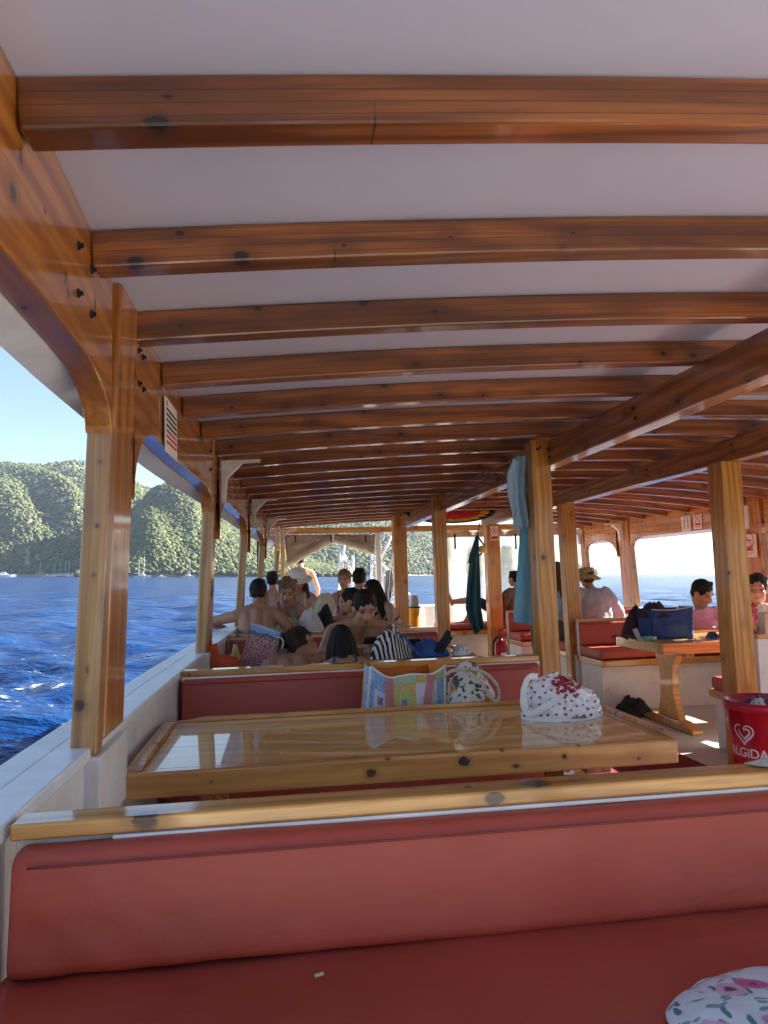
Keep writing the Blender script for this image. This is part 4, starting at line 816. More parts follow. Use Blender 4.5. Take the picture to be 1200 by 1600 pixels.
mb=MB(); mb.lathe([(0,0),(.026,.0),(.031,.09),(.029,.09),(.024,.005),(0,.005)],seg=24); t=NT('clear_cup'); t.P(Base_Color=(.85,.85,.85),Roughness=.08,Transmission_Weight=.7); o=tag(mb.build('plastic_cup',t.m,smooth=True),'clear plastic cup behind the blue folded strip','cup'); p=at(640,1022,4.6); o.location=(p.x,4.6,zt)
p=at(672,1034,4.35); heap('blue_shirt','crumpled bright blue shirt with a white print on the clothes table','shirt',(p.x,4.36,zt),.12,.09,.09,'blue',9)
p=at(650,1030,4.5); heap('black_cloth','small black cloth heap behind the blue shirt','cloth',(p.x,4.55,zt),.09,.07,.085,'black',12)
o=thing('carrying_tube','pair of black tubes leaning over the clothes, next to the post','tube',(at(690,1034,4.3).x,4.3,zt))
for dx,L in ((0,.15),(.028,.115)):
    mb=MB(); a=Vector((-.035+dx,0,.02)); b=a+Vector((.095,0,.13)).normalized()*L; mb.tube([a,a.lerp(b,.97),b],.017,14,scale=[1,1,.93]); mb.build('tube_body',M['black'],o,smooth=False,bevel=.003)
p=at(722,1028,4.3); heap('flowered_scarf','small pale flowered scarf at the right end of the clothes table','scarf',(p.x,4.3,zt),.07,.06,.055,'floral4',14)
# ---------------------------------------------------------------- things on the third table and beyond
def hat(name,label,c,rc,hc,rb,mat,band=None,dome=.8,droop=.0,parent=None,rot=None):
    o=thing(name,label,'hat',c) if label else None
    mb=MB(); prof=[(0,hc),(rc*.5,hc*.985),(rc*dome,hc*.93),(rc*.97,hc*.72),(rc*1.02,hc*.3),(rc*1.05,.004),(rc*1.15,.0-droop*.1),(rb*.85,-droop*.6),(rb,-droop),(rb*.99,-droop-.004),(rc*1.1,-.005),(0,-.004)]
    mb.lathe(prof,seg=40); ob=mb.build('hat' if parent else 'crown_and_brim',M[mat],parent or o,smooth=True)
    if rot is not None: ob.matrix_basis=rot
    if band: b=MB(); b.lathe([(rc*1.06,.004),(rc*1.045,hc*.25),(rc*1.035,hc*.25),(rc*1.05,.004)],seg=40); b.build('hat_band',M[band],ob)
    return o or ob
t=NT('woven_straw'); ob_=objv(t); t.bump(t.n('TexWave',{'Vector':ob_,'Scale':60.,'Distortion':1.,}, bands_direction='Z').outputs[0],.6,.004); M['straw']=t.P(Base_Color=t.mix(t.noise(ob_,60,3).outputs[0],(.50,.41,.25),(.66,.57,.38)),Roughness=.8)
p=at(450,986,6.2); hat('straw_hat','cream straw hat lying on the table in front of the leaning woman',(p.x,6.32,.836),.085,.115,.13,'straw')
p=at(484,986,6.2); heap('white_cloth','rumpled white cloth next to the straw hat','cloth',(p.x,6.35,.832),.12,.10,.165,'whitecloth',2)
o=heap('black_handbag','black handbag with pale things in it, right of the white cloth','handbag',(at(511,986,6.3).x,6.45,.832),.09,.08,.17,'black',6)
p=at(508,960,7.6); o=heap('black_bag','open black bag on the fourth bench rail, white tissue inside','bag',(p.x,7.62,.80),.10,.07,.17,'black',16)
def backpack():
    c=at(508,960,8.6); c.z=.74; o=thing('drawstring_backpack','cream drawstring backpack hanging in the back row, grey straps','backpack',c); mb=MB()
    mb.grid(lambda a,b:(lambda th_,r:Vector((.125*r*math.cos(th_),.08*r*math.sin(th_),.36*b))+Vector((math.cos(th_),math.sin(th_),0))*.012*fbm((a*3,b*2,0),3,5))(2*PI*a,(1 if b<.55 else 1-.62*((b-.55)/.45)**1.3)*(1+.12*math.sin(2*PI*a*11)*max(0,b-.5))),66,24); mb.build('bag_body',M['cream'],o,smooth=True)
    for s in (-1,1):
        mb=MB(); mb.tube(cat([Vector(p) for p in ((.06*s,-.07,.34),(.11*s,-.10,.25),(.135*s,-.10,.12),(.12*s,-.085,.0))]),.008,6); mb.build('strap',M['greycloth'],o,smooth=True)
backpack()
c=at(490,985,9.0); o=thing('folding_chair','pale wooden folding chair behind the cream backpack','chair',(c.x,9.05,0))
for s in (0,.34):
    mb=MB(); mb.sweep([(s-.28,.30,.55),(s-.02,.0,.98)],[(-.02,-.015),(.02,-.015),(.02,.015),(-.02,.015)],side=(1,0,0)); mb.build('back_leg',M['rail'],o); mb=MB(); mb.sweep([(s-.05,.1,.02),(s-.22,.3,.6)],[(-.02,-.015),(.02,-.015),(.02,.015),(-.02,.015)],side=(1,0,0)); mb.build('leg',M['rail'],o)
mb=MB(); mb.box(-.28,.1,.25,.31,.56,.62); mb.build('seat',M['orangebag'],o)
# ---------------------------------------------------------------- overhead bunting, locker, yellow bag, hanging things
def bunting():
    A=at(633,806,9.2); B_=at(775,806,9.2); o=thing('bunting','half round bunting in red, yellow and dark bands hanging from the beams','bunting',((A.x+B_.x)/2,9.2,2.07)); w=(B_.x-A.x)/2; H=.155
    for r0_,r1_,m_ in ((.0,.66,plain('red_band',(.50,.02,.03),.6)),(.66,.86,plain('yellow_band',(.70,.34,.02),.6)),(.86,1.0,plain('dark_band',(.02,.03,.035),.6))):
        mb=MB(); mb.grid(lambda a,b:(lambda r,t_:Vector((w*r*math.cos(t_),.014*math.sin(t_*22)*r,-H*r*math.sin(t_))))(r0_+(r1_-r0_)*b,PI*a),90,3); mb.build('band',m_,o,smooth=True,solid=.005)
bunting()
lk=at(672,955,12.0); mb=MB(); mb.box(lk.x-.12,lk.x+.38,11.8,12.3,.003,.74); mb.box(lk.x-.14,lk.x+.40,11.78,12.32,.742,.77); tag(mb.build('deck_locker',M['white'],bevel=.008),'white deck locker on the open deck beyond the far posts','locker')
def dry_bag():
    c=at(646,978,10.6); c.z=.42; o=thing('dry_bag','yellow dry bag with a black strap, just right of the far orange post','dry bag',c); mb=MB()
    mb.grid(lambda a,b:(lambda t_,r:Vector((.085*r*math.cos(t_)+.02*b,.07*r*math.sin(t_),.40*b)))(2*PI*a,(1-.12*b)*(1+.06*math.sin(6*PI*a)*b)),40,14); mb.build('bag_body',M['yellow'],o,smooth=True)
    mb=MB(); mb.grid(lambda a,b:(lambda t_,r:Vector((.078*r*math.cos(t_)+.02,.06*r*math.sin(t_),.40+.16*b)))(2*PI*a,(1-.35*b)),30,6); mb.build('roll_top',M['greycloth'],o,smooth=True)
    mb=MB(); mb.tube([(.085*math.cos(k/16*2*PI)+.02,.072*math.sin(k/16*2*PI),.39) for k in range(17)],.012,6); mb.build('strap',M['black'],o,smooth=True)
    s=MB(); s.box(c.x-.14,c.x+.2,c.y-.14,c.y+.14,.003,.416); tag(s.build('storage_box',M['white'],bevel=.01),'low white storage box under the yellow dry bag','box')
dry_bag()
def hang(name,label,cat_,outline_l,outline_r,y,mat,amp=.02,nf=4,seed=0,parent=None,nu=30,dy=0):
    L=[at(u,v,y) for u,v in outline_l]; R_=[at(u,v,y) for u,v in outline_r]; mb=MB(); n=len(L)-1
    def fn(a,b):
        i=min(int(b*n),n-1); f=b*n-i; l=L[i].lerp(L[i+1],f); r=R_[i].lerp(R_[i+1],f)
        return l.lerp(r,a)+Vector((0,dy*b+amp*math.sin(a*nf*2*PI+seed+b*1.5)*(.35+.65*b)+.012*fbm((a*2,b*3,0),2,seed),0))
    mb.grid(fn,nu,40); o=mb.build(name,M[mat] if isinstance(mat,str) else mat,parent,smooth=True,solid=.006)
    return tag(o,label,cat_) if label else o
t=NT('blue_towel_weave'); u_=uvv(t); yv=t.n('SeparateXYZ',{0:u_}).outputs[1]; n_=t.noise(t.mul(u_,(20,6,1)),3,3).outputs[0]
sb=t.math('MULTIPLY',t.step(t.n('TexWave',{'Vector':u_,'Scale':9.},bands_direction='Y').outputs[0],.4,.6),t.math('MULTIPLY',t.step(yv,.66,.68),t.math('SUBTRACT',1,t.step(yv,.84,.86))))
t.bump(t.noise(objv(t),140,3).outputs[0],.5,.006); M['bluetowel']=t.P(Base_Color=t.mix(t.math('MULTIPLY',sb,.55),t.mix(n_,(.13,.38,.60),(.19,.46,.68)),(.34,.42,.34)),Roughness=.95)
hang('blue_towel','long turquoise towel hanging beside the pale middle post','towel',[(812,800),(812,850),(808,900),(804,950),(803,972)],[(850,800),(850,850),(850,900),(850,950),(850,980)],4.5,'bluetowel',.014,2,1)
sh=thing('hanging_shirt','light blue shirt hung by its collar over the turquoise towel','shirt',(0,0,0))
hang('shirt_body',None,None,[(806,713),(797,735),(796,770),(805,800),(812,826)],[(838,710),(840,735),(842,770),(842,800),(842,822)],4.4,'lightblue',.028,3,2,sh)
hang('sleeve',None,None,[(802,716),(792,740),(792,775),(800,800),(803,829)],[(812,720),(808,745),(808,775),(810,800),(809,827)],4.34,'lightblue',.015,1,4,sh,8)
p=at(829,712,4.4); mb=MB(); mb.tube([(1.575,4.27,p.z+.03),(1.56,4.25,p.z+.02),(1.535,4.35,p.z+.015)],.006,6); mb.build('hook',M['iron'],sh,smooth=True)
p=at(806,760,4.37)
dr=thing('hanging_wrap','dark teal beach wrap hanging from the right carrying beam on a black strap','beach wrap',(0,0,0))
hang('cloth_panel',None,None,[(743,838),(735,870),(729,915),(727,950),(733,975),(741,992)],[(747,838),(749,870),(750,915),(751,950),(754,970),(755,983)],9.6,'teal',.035,2,3,dr)
hang('fold',None,None,[(741,845),(733,868),(731,880)],[(748,843),(748,868),(744,878)],9.55,'teal',.02,1,5,dr,8)
mb=MB(); mb.tube(cat([at(u,v,9.6) for u,v in ((745,836),(752,846),(757,854),(754,862),(749,868))]),.012,6); mb.build('strap',M['black'],dr,smooth=True)
mb=MB(); q=at(745,837,9.6); mb.tube([(q.x,9.6,q.z),(q.x+.02,9.6,q.z+.05),(q.x+.05,9.6,1.95)],.006,6); mb.build('hook',M['iron'],dr)
mb=MB(); q=at(754,858,9.6); mb.ball(q,(.06,.04,.05)); mb.build('buckle',M['paleyellow'],dr,smooth=True)
o=hang('towel_on_rail','grey and black striped towel hung over the pulpit rail','towel',[(604,891),(601,905),(600,920),(603,938)],[(612,889),(615,905),(613,925),(608,942)],12.5,'greystripe',.03,2,3)
# ---------------------------------------------------------------- right side: rubbish bins, table things
def curve_text(txt,size,c,rfun,z0,a0,mat,parent,name):
    cu_=bpy.data.curves.new(name,'FONT'); cu_.body=txt; cu_.size=size; cu_.extrude=.0006; cu_.align_x='CENTER'; cu_.offset=.0012
    tmp=bpy.data.objects.new(name,cu_); COL.objects.link(tmp); dg=bpy.context.evaluated_depsgraph_get(); me=bpy.data.meshes.new_from_object(tmp.evaluated_get(dg)); bpy.data.objects.remove(tmp)
    for v in me.vertices:
        z=z0+v.co.y; r=rfun(z)+.0012+v.co.z; a=a0+v.co.x/r; v.co=(r*math.cos(a),r*math.sin(a),z)
    me.materials.clear(); me.materials.append(mat); return link(bpy.data.objects.new(name,me),parent)
def bin_(label,c,full=True):
    o=thing('rubbish_bin',label,'bin',c,group='red rubbish bins'); H=.545
    rf=lambda z:.150+.042*z/H
    mb=MB(); mb.lathe([(0,.004),(.145,.0),(.150,.006),(rf(.3),.3),(rf(H-.05),H-.05),(.204,H-.048),(.208,H-.03),(.206,H),(.196,H),(.188,H-.05),(.145,.02),(0,.02)],seg=48); bb=mb.build('bucket_body',M['redplastic'],o,smooth=True)
    if full:
        a0=R(-161); curve_text('ALGiDA',.066,c,rf,.262,a0,M['pipe'],bb,'lettering')
        mb=MB()   # swirling double heart emblem
        def emb(pts,w):
            vs=[];fs=[]
            for k,(x,z) in enumerate(pts):
                t_=(pts[min(k+1,len(pts)-1)][0]-pts[max(k-1,0)][0],pts[min(k+1,len(pts)-1)][1]-pts[max(k-1,0)][1]); l=math.hypot(*t_) or 1; nx,nz=-t_[1]/l,t_[0]/l
                ww=w*(.35+.65*math.sin(PI*min(1,(k+.6)/len(pts))))
                for s_ in (-1,1):
                    xx,zz=x+nx*ww*s_,z+nz*ww*s_; r=rf(.385+zz)+.0014; a=a0+xx/r; vs.append((r*math.cos(a),r*math.sin(a),.385+zz))
            mb.add(vs,[(2*k,2*k+1,2*k+3,2*k+2) for k in range(len(pts)-1)])
        def hrt(sc,dx,dz,a_,b_):
            return [(dx+sc*16*math.sin(a)**3/16,dz+sc*(13*math.cos(a)-5*math.cos(2*a)-2*math.cos(3*a)-math.cos(4*a))/16) for a in [a_+(b_-a_)*k/40 for k in range(41)]]
        emb(hrt(.055,0,0,.25,5.6),.0055); emb(hrt(.031,.004,.001,.1,5.0),.005); mb.build('emblem',M['pipe'],bb)
        h=heap('crumpled_film',None,None,(0,0,H-.12),.17,.17,.12,'purplefilm',3,parent=o); h=heap('paper_wrapper',None,None,(-.07,-.05,H-.06),.06,.06,.07,'floral4',5,parent=o)
    return o
q=at(1194,1100,3.75); bin_('red rubbish bin with a white heart emblem and lettering, full of wrappers',(q.x,3.75,.012))
q=at(877,1010,8.0); bin_('plain red bin glimpsed in the gap between two posts',(q.x+.05,7.95,.003),False)
zr=.7025
def cooler():
    a=at(1022,1010,5.75); b=at(1071,1012,5.75); c=((a.x+b.x)/2,5.8,zr); o=thing('cooler_bag','blue cooler bag on the right table, open top with a dark jacket over it','cooler bag',c)
    w=.175; mb=MB(); mb.grid(lambda a_,b_:Vector((-w+2*w*a_+.012*b_*(1 if a_>.5 else -.6),-.11-.012*math.sin(PI*a_)*math.sin(PI*b_)+.020*fbm((a_*1.3,b_,1),3,2),.24*b_*(1-.10*math.sin(PI*a_)+.05*a_)+.006*math.sin(a_*13)*b_)),20,16); mb.build('front_panel',M['cooler'],o,smooth=True,solid=.006)
    mb=MB(); mb.grid(lambda a_,b_:Vector((w+.012*b_+.02*math.sin(PI*a_),-.11+.22*a_,.25*b_)),8,10); mb.build('side_panel',M['greycloth'],o,smooth=True,solid=.006)
    mb=MB(); mb.grid(lambda a_,b_:Vector((-w-.006*b_,-.11+.22*a_,.235*b_)),8,10); mb.build('side_panel',M['cooler'],o,smooth=True,solid=.006)
    mb=MB(); mb.grid(lambda a_,b_:Vector((-w+2*w*a_,.11,.24*b_)),8,10); mb.build('back_panel',M['cooler'],o,smooth=True,solid=.006)
    mb=MB(); mb.tube([Vector((-w+2*w*a_/20,-.118,.24*(1-.06*math.sin(PI*a_/20)+.05*a_/20))) for a_ in range(21)],.006,6); mb.build('top_hem',M['greycloth'],o,smooth=True)
    heap('jacket','dark purple jacket bundled on the left of the cooler bag','jacket',(c[0]-.09,c[1]+.0,zr+.17),.15,.12,.11,'purple',4)
    # jacket body behind
    heap('rucksack','dark rucksack standing behind the cooler bag','rucksack',(c[0]-.12,c[1]+.24,zr),.15,.10,.24,'purple',7)
cooler()
q=at(985,1008,5.75); o=thing('sunglasses','black sunglasses with a strap at the left end of the right table','sunglasses',(q.x,5.75,zr),.2)
for s in (-1,1):
    mb=MB(); mb.ball((.03*s,0,.022),(.027,.006,.02)); mb.build('lens',M['ink'],o,smooth=True); mb=MB(); mb.tube([(.058*s,0,.028),(.062*s,.07,.025),(.055*s,.13,.012)],.003,6); mb.build('temple',M['black'],o)
mb=MB(); mb.tube(cat([Vector(p) for p in ((-.055,.13,.012),(-.12,.08,.03),(-.13,-.02,.04),(-.05,-.04,.012))]),.005,6); mb.build('strap',M['black'],o,smooth=True)
q=at(1001,1010,5.6); o=thing('phone_stand','grey phone leaning upright on the right table','phone',(q.x,5.6,zr),-.3); mb=MB(); mb.box(-.018,.018,-.005,.005,0,.105,M=Matrix.Rotation(-.35,4,'Y')@Matrix.Rotation(-.2,4,'X')); mb.build('phone_body',M['grey'],o,bevel=.004); mb=MB(); mb.box(-.03,.0,.02,.05,.001,.03); mb.build('holder',M['black'],o,bevel=.004)
q=at(1014,1010,5.55); o=thing('cream_bottle','small teal bottle with a white cap in front of the cooler bag','bottle',(q.x,5.55,zr+.022)); MX=Matrix.Rotation(PI/2,4,'Y')
mb=MB(); mb.lathe([(0,-.04),(.02,-.04),(.022,-.03),(.022,.03),(.012,.04),(0,.04)],seg=20,M=MX); mb.build('bottle_body',cloth('teal_plastic',(.12,.30,.28),.35,.05),o,smooth=True); mb=MB(); mb.lathe([(0,.041),(.013,.041),(.013,.062),(0,.062)],seg=16,M=MX); mb.build('cap',M['pipe'],o)
q=at(1081,1013,5.55); o=thing('bunch_of_keys','black key fob lying right of the cooler bag','keys',(q.x,5.55,zr)); mb=MB(); mb.box(-.03,.0,-.012,.012,.001,.012); mb.tube([(0,0,.005),(.02,.004,.005),(.045,.0,.004)],.004,6); mb.build('fob',M['black'],o,bevel=.003)
q=at(1117,1012,5.6); heap('blue_pouch','dark blue pouch lying flat on the right table by the post','pouch',(q.x,5.62,zr),.06,.05,.05,'cooler',8)
q=at(1170,1012,5.7); o=thing('paper_bag','tan paper packet with a yellow cover on the right table','packet',(q.x,5.75,zr)); mb=MB(); mb.grid(lambda a,b:Vector((-.09+.17*a,-.05-.02*math.sin(PI*a),.10*b*(.7+.3*math.sin(PI*a)))),12,8); mb.build('paper_front',M['tan'],o,smooth=True,solid=.006)
h=heap('yellow_cover',None,None,(.0,.01,.001),.11,.07,.13,'paleyellow',5,parent=o)
q=at(1209,1016,5.5); o=thing('napkin_holder','grey napkin dispenser standing on the right table, at the right edge of the photo','napkin holder',(q.x+.03,5.6,zr)); mb=MB(); mb.box(-.055,.055,-.05,.05,.0,.19); mb.build('case',M['grey'],o,bevel=.012,seg=3)
mb=MB(); 
for k in range(6): mb.box(-.045+.016*k,-.035+.016*k,-.04,.04,.191,.255+.004*(k%2))
mb.build('napkins',M['pipe'],o)
q=at(1010,1110,6.1); heap('dark_bag','limp black bag lying on the floor beneath the right table','bag',(q.x-.05,6.25,.003),.20,.14,.14,'black',9,.3)
q=at(1182,1190,1.33); heap('white_rag','white knitted rag lying on the right end of the front rail','rag',(q.x+.06,1.345,.897),.07,.03,.009,'rope',4,0,.1)
def extinguisher():
    c=at(783,1020,8.6); o=thing('fire_extinguisher','red fire extinguisher standing by the far orange post','fire extinguisher',(c.x,8.6,.003)); mb=MB(); mb.lathe([(0,0),(.075,0),(.078,.02),(.078,.40),(.06,.45),(.025,.475),(.025,.50),(0,.50)],seg=28); mb.build('cylinder',M['redplastic'],o,smooth=True)
    mb=MB(); mb.box(-.02,.02,-.015,.015,.501,.53); mb.box(-.03,.09,-.01,.01,.531,.545); mb.box(-.03,.08,-.01,.01,.56,.572); mb.build('valve',M['redplastic'],o,bevel=.003); mb=MB(); mb.tube(cat([Vector(p) for p in ((-.02,0,.52),(-.09,-.02,.46),(-.10,-.02,.3),(-.09,-.02,.16))]),.011,8); mb.build('hose',M['black'],o,smooth=True)
    mb=MB(); a0=R(-80); mb.add([(.0795*math.cos(a0+k*.12),.0795*math.sin(a0+k*.12),z) for k in range(-4,5) for z in (.15,.33)],[(2*k,2*k+2,2*k+3,2*k+1) for k in range(8)]); mb.build('paper_label',M['paper'],o)
extinguisher()
# ---------------------------------------------------------------- notices and signs
def sign(name,label,c,right,up_,w,h,kind,border=None):
    c=Vector(c); r_=Vector(right).normalized(); u_=Vector(up_); u_=(u_-r_*u_.dot(r_)).normalized(); n=r_.cross(u_)
    MX=Matrix((r_,u_,n)).transposed().to_4x4(); MX.translation=c
    o=thing(name,label,'sign'); o.matrix_basis=MX
    mb=MB(); mb.box(-w/2,w/2,-h/2,h/2,-.003,.0); pl=mb.build('plate',M['paper'],o)
    if kind=='notice':
        rnd=random.Random(2); nl=7
        for i in range(nl):
            red=i>=4; y=h*(.30-.10*i); k=MB(); x=-w*.40; 
            while x<w*.40: L=rnd.uniform(.05,.13)*w*1.3; k.box(x,min(x+L,w*.42),y-.022*h,y+.022*h,.0006,.0016); x+=L+.035*w
            k.build('text_line',M['redink'] if red else M['ink'],pl)
        k=MB(); k.box(-w*.40,-w*.33,h*.36,h*.44,.0006,.0016); k.build('mark',M['redink'],pl)
    else:
        def ring(cx,cy_,r,w_=.14,slash=True,mat='redink'):
            k=MB(); n_=32; k.add([((cx+rr*math.cos(2*PI*i/n_)),(cy_+rr*math.sin(2*PI*i/n_)),.0014) for i in range(n_) for rr in (r,r*(1-w_))],[(2*i,2*((i+1)%n_),2*((i+1)%n_)+1,2*i+1) for i in range(n_)])
            k.build('red_ring',M[mat],pl)
            if slash: k=MB(); a=R(-45); k.box(-r*.9,r*.9,-r*.06,r*.06,.0016,.0022,M=Matrix.Translation((cx,cy_,0))@Matrix.Rotation(a,4,'Z')); k.build('slash',M[mat],pl)
        def figure(cx,cy_,s):
            k=MB(); k.ball((cx+.1*s,cy_+.32*s,.001),(.09*s,.09*s,.0008),seg=12,ring=4)
            for p0,p1 in (((0,.2),(.02,-.08)),((.02,-.08),(-.16,-.36)),((.02,-.08),(.2,-.3)),((0,.18),(.2,.02)),((0,.18),(-.18,.06))):
                a=Vector((cx+p0[0]*s,cy_+p0[1]*s,.001));b=Vector((cx+p1[0]*s,cy_+p1[1]*s,.001)); k.sweep([a,b],[(-.04*s,-.0004),(.04*s,-.0004),(.04*s,.0004),(-.04*s,.0004)],side=(b-a).cross(Vector((0,0,1))))
            k.build('figure',M['ink'],pl)
        if kind=='walk': ring(0,h*.16,w*.38,.12); figure(0,h*.16,w*.55); k=MB(); k.box(-w*.4,w*.4,-h*.42,-h*.22,.0006,.0014); k.build('red_panel',M['redink'],pl)
        if kind=='smoke':
            ring(0,h*.24,w*.36,.14); k=MB(); k.box(-w*.24,w*.20,h*.22,h*.26,.0006,.0012); k.build('cigarette',M['ink'],pl)
            k=MB(); x=-w*.38
            for L in (.09,.06,.09,.08,.1,.07): k.box(x,x+L*w,-h*.09,h*.0,.0006,.0014); x+=L*w+.03*w
            k.build('text_line',M['redink'],pl); k=MB(); k.box(-w*.28,w*.28,-h*.22,-h*.13,.0006,.0014); k.build('red_panel',M['redink'],pl)
            for i in range(3): k=MB(); k.box(-w*.38,w*(.36-.1*i),-h*(.30+.05*i),-h*(.275+.05*i),.0006,.0014); k.build('text_line',M['grey'],pl)
        if kind=='icons':
            for i in range(4):
                cx=w*(-.2+.4*(i%2)); cy_=h*(.18-.34*(i//2)); figure(cx,cy_,w*.42)
            k=MB(); k.box(-w*.38,w*.38,h*.38,h*.43,.0006,.0014); k.build('text_line',M['grey'],pl)
        if kind=='ban': ring(0,h*.18,w*.36,.14); figure(0,h*.18,w*.4); k=MB(); k.box(-w*.36,w*.36,-h*.25,-h*.12,.0006,.0014); k.box(-w*.3,w*.3,-h*.38,-h*.32,.0006,.0014); k.build('text_line',M['redink'],pl)
    return o
xs=XL(2.9)+.006; a=at(256,628,2.7); 
sign('paper_notice','white paper notice with black and red lines pinned to the left side frame',(xs+.004,2.82,1.845),(0,1,.03),(0,0,1),.30,.20,'notice')
q=at(772,833,9.95); sign('prohibition_sign','small prohibition sign with a red panel on the far orange post',(q.x,9.938,q.z),(1,0,0),(0,0,1),.115,.20,'walk')
def rsign(u,v,w,h,kind,label,name='wall_sign'):
    d=BI@(cr*((u-600)/F)+cu*((800-v)/F)+cf); y=8.
    for _ in range(20):
        p=EYEP+d*(y/d.y); y=y*(XR(y)-.007)/p.x
    p=EYEP+d*(y/d.y); return sign(name,label,(XR(p.y)-.008,p.y,p.z),(0,-1,0),(0,0,1),w,h,kind)
rsign(1072,819,.20,.19,'icons','yellowed sign with four small figures, above the right window')
rsign(1090,815,.17,.17,'ban','prohibition sign with red lettering, above the right window next to the four figures')
rsign(1170,853,.26,.24,'smoke','no smoking sign on the right frame beside the woman in red')
# ---------------------------------------------------------------- people
t=NT('skin'); tc=t.n('Attribute',attribute_name='tint').outputs['Color']; o_=objv(t)
t.bump(t.noise(o_,90,3).outputs[0],.12,.004)
M['skin']=t.P(Base_Color=t.mix(t.noise(o_,9,4).outputs[0],t.mix(.16,tc,(.30,.08,.05)),tc),Roughness=.48,Subsurface_Weight=.06,Subsurface_Scale=.01)
def hairmat(n,c):
    t=NT(n); o=objv(t); s=t.noise(t.mul(o,(1,1,.22)),120,3,.6).outputs[0]; t.bump(s,.8,.012)
    return t.P(Base_Color=t.mix(t.step(s,.35,.7),tuple(x*.45 for x in c),c),Roughness=.6,Specular_IOR_Level=.2)
M['h_black']=hairmat('black_hair',(.016,.013,.012)); M['h_dark']=hairmat('dark_brown_hair',(.045,.026,.016)); M['h_brown']=hairmat('brown_hair',(.12,.065,.032)); M['h_blond']=hairmat('dark_blond_hair',(.28,.17,.08))
PEOPLE=[]
def caps(mb,a,b,ra,rb,seg=12):
    a=Vector(a);b=Vector(b); d=b-a; L=d.length
    if L<1e-5: return mb.ball(a,ra,seg=seg,ring=8)
    q=d.to_track_quat('Z','Y').to_matrix(); prof=[(max(.0001,ra*math.sin(x)),-ra*math.cos(x)) for x in (0,PI/8,PI/4,3*PI/8,PI/2)]+[(ra+(rb-ra)*k/5,L*k/5) for k in range(1,5)]+[(max(.0001,rb*math.cos(x)),L+rb*math.sin(x)) for x in (0,PI/8,PI/4,3*PI/8,PI/2)]
    mb.lathe(prof,seg=seg,c=a,M=q.to_4x4())
def remesh(mb,vox,smooth=3,fac=.5):
    me=mb.mesh('tmp'); bm=bmesh.new(); bm.from_mesh(me); bmesh.ops.remove_doubles(bm,verts=bm.verts,dist=1e-6); bmesh.ops.recalc_face_normals(bm,faces=bm.faces); bm.to_mesh(me); bm.free()
    ob=bpy.data.objects.new('tmp',me); COL.objects.link(ob); md=ob.modifiers.new('r','REMESH'); md.mode='VOXEL'; md.voxel_size=vox
    if smooth: sm=ob.modifiers.new('s','SMOOTH'); sm.iterations=smooth; sm.factor=fac
    dg=bpy.context.evaluated_depsgraph_get(); out=bpy.data.meshes.new_from_object(ob.evaluated_get(dg)); bpy.data.objects.remove(ob); bpy.data.meshes.remove(me)
    out.polygons.foreach_set('use_smooth',np.ones(len(out.polygons),'?')); return out
def verts_of(me):
    a=np.zeros(len(me.vertices)*3,'f'); me.vertices.foreach_get('co',a); return a.reshape(-1,3)
def ik(sh,hd,l1,l2,pole):
    d=hd-sh; L=min(d.length,(l1+l2)*.985); dn=d.normalized(); hd=sh+dn*L
    a=(l1*l1-l2*l2+L*L)/(2*L); h=math.sqrt(max(1e-6,l1*l1-a*a)); p=Vector(pole); p=(p-dn*p.dot(dn)).normalized(); return sh+dn*a+p*h,hd
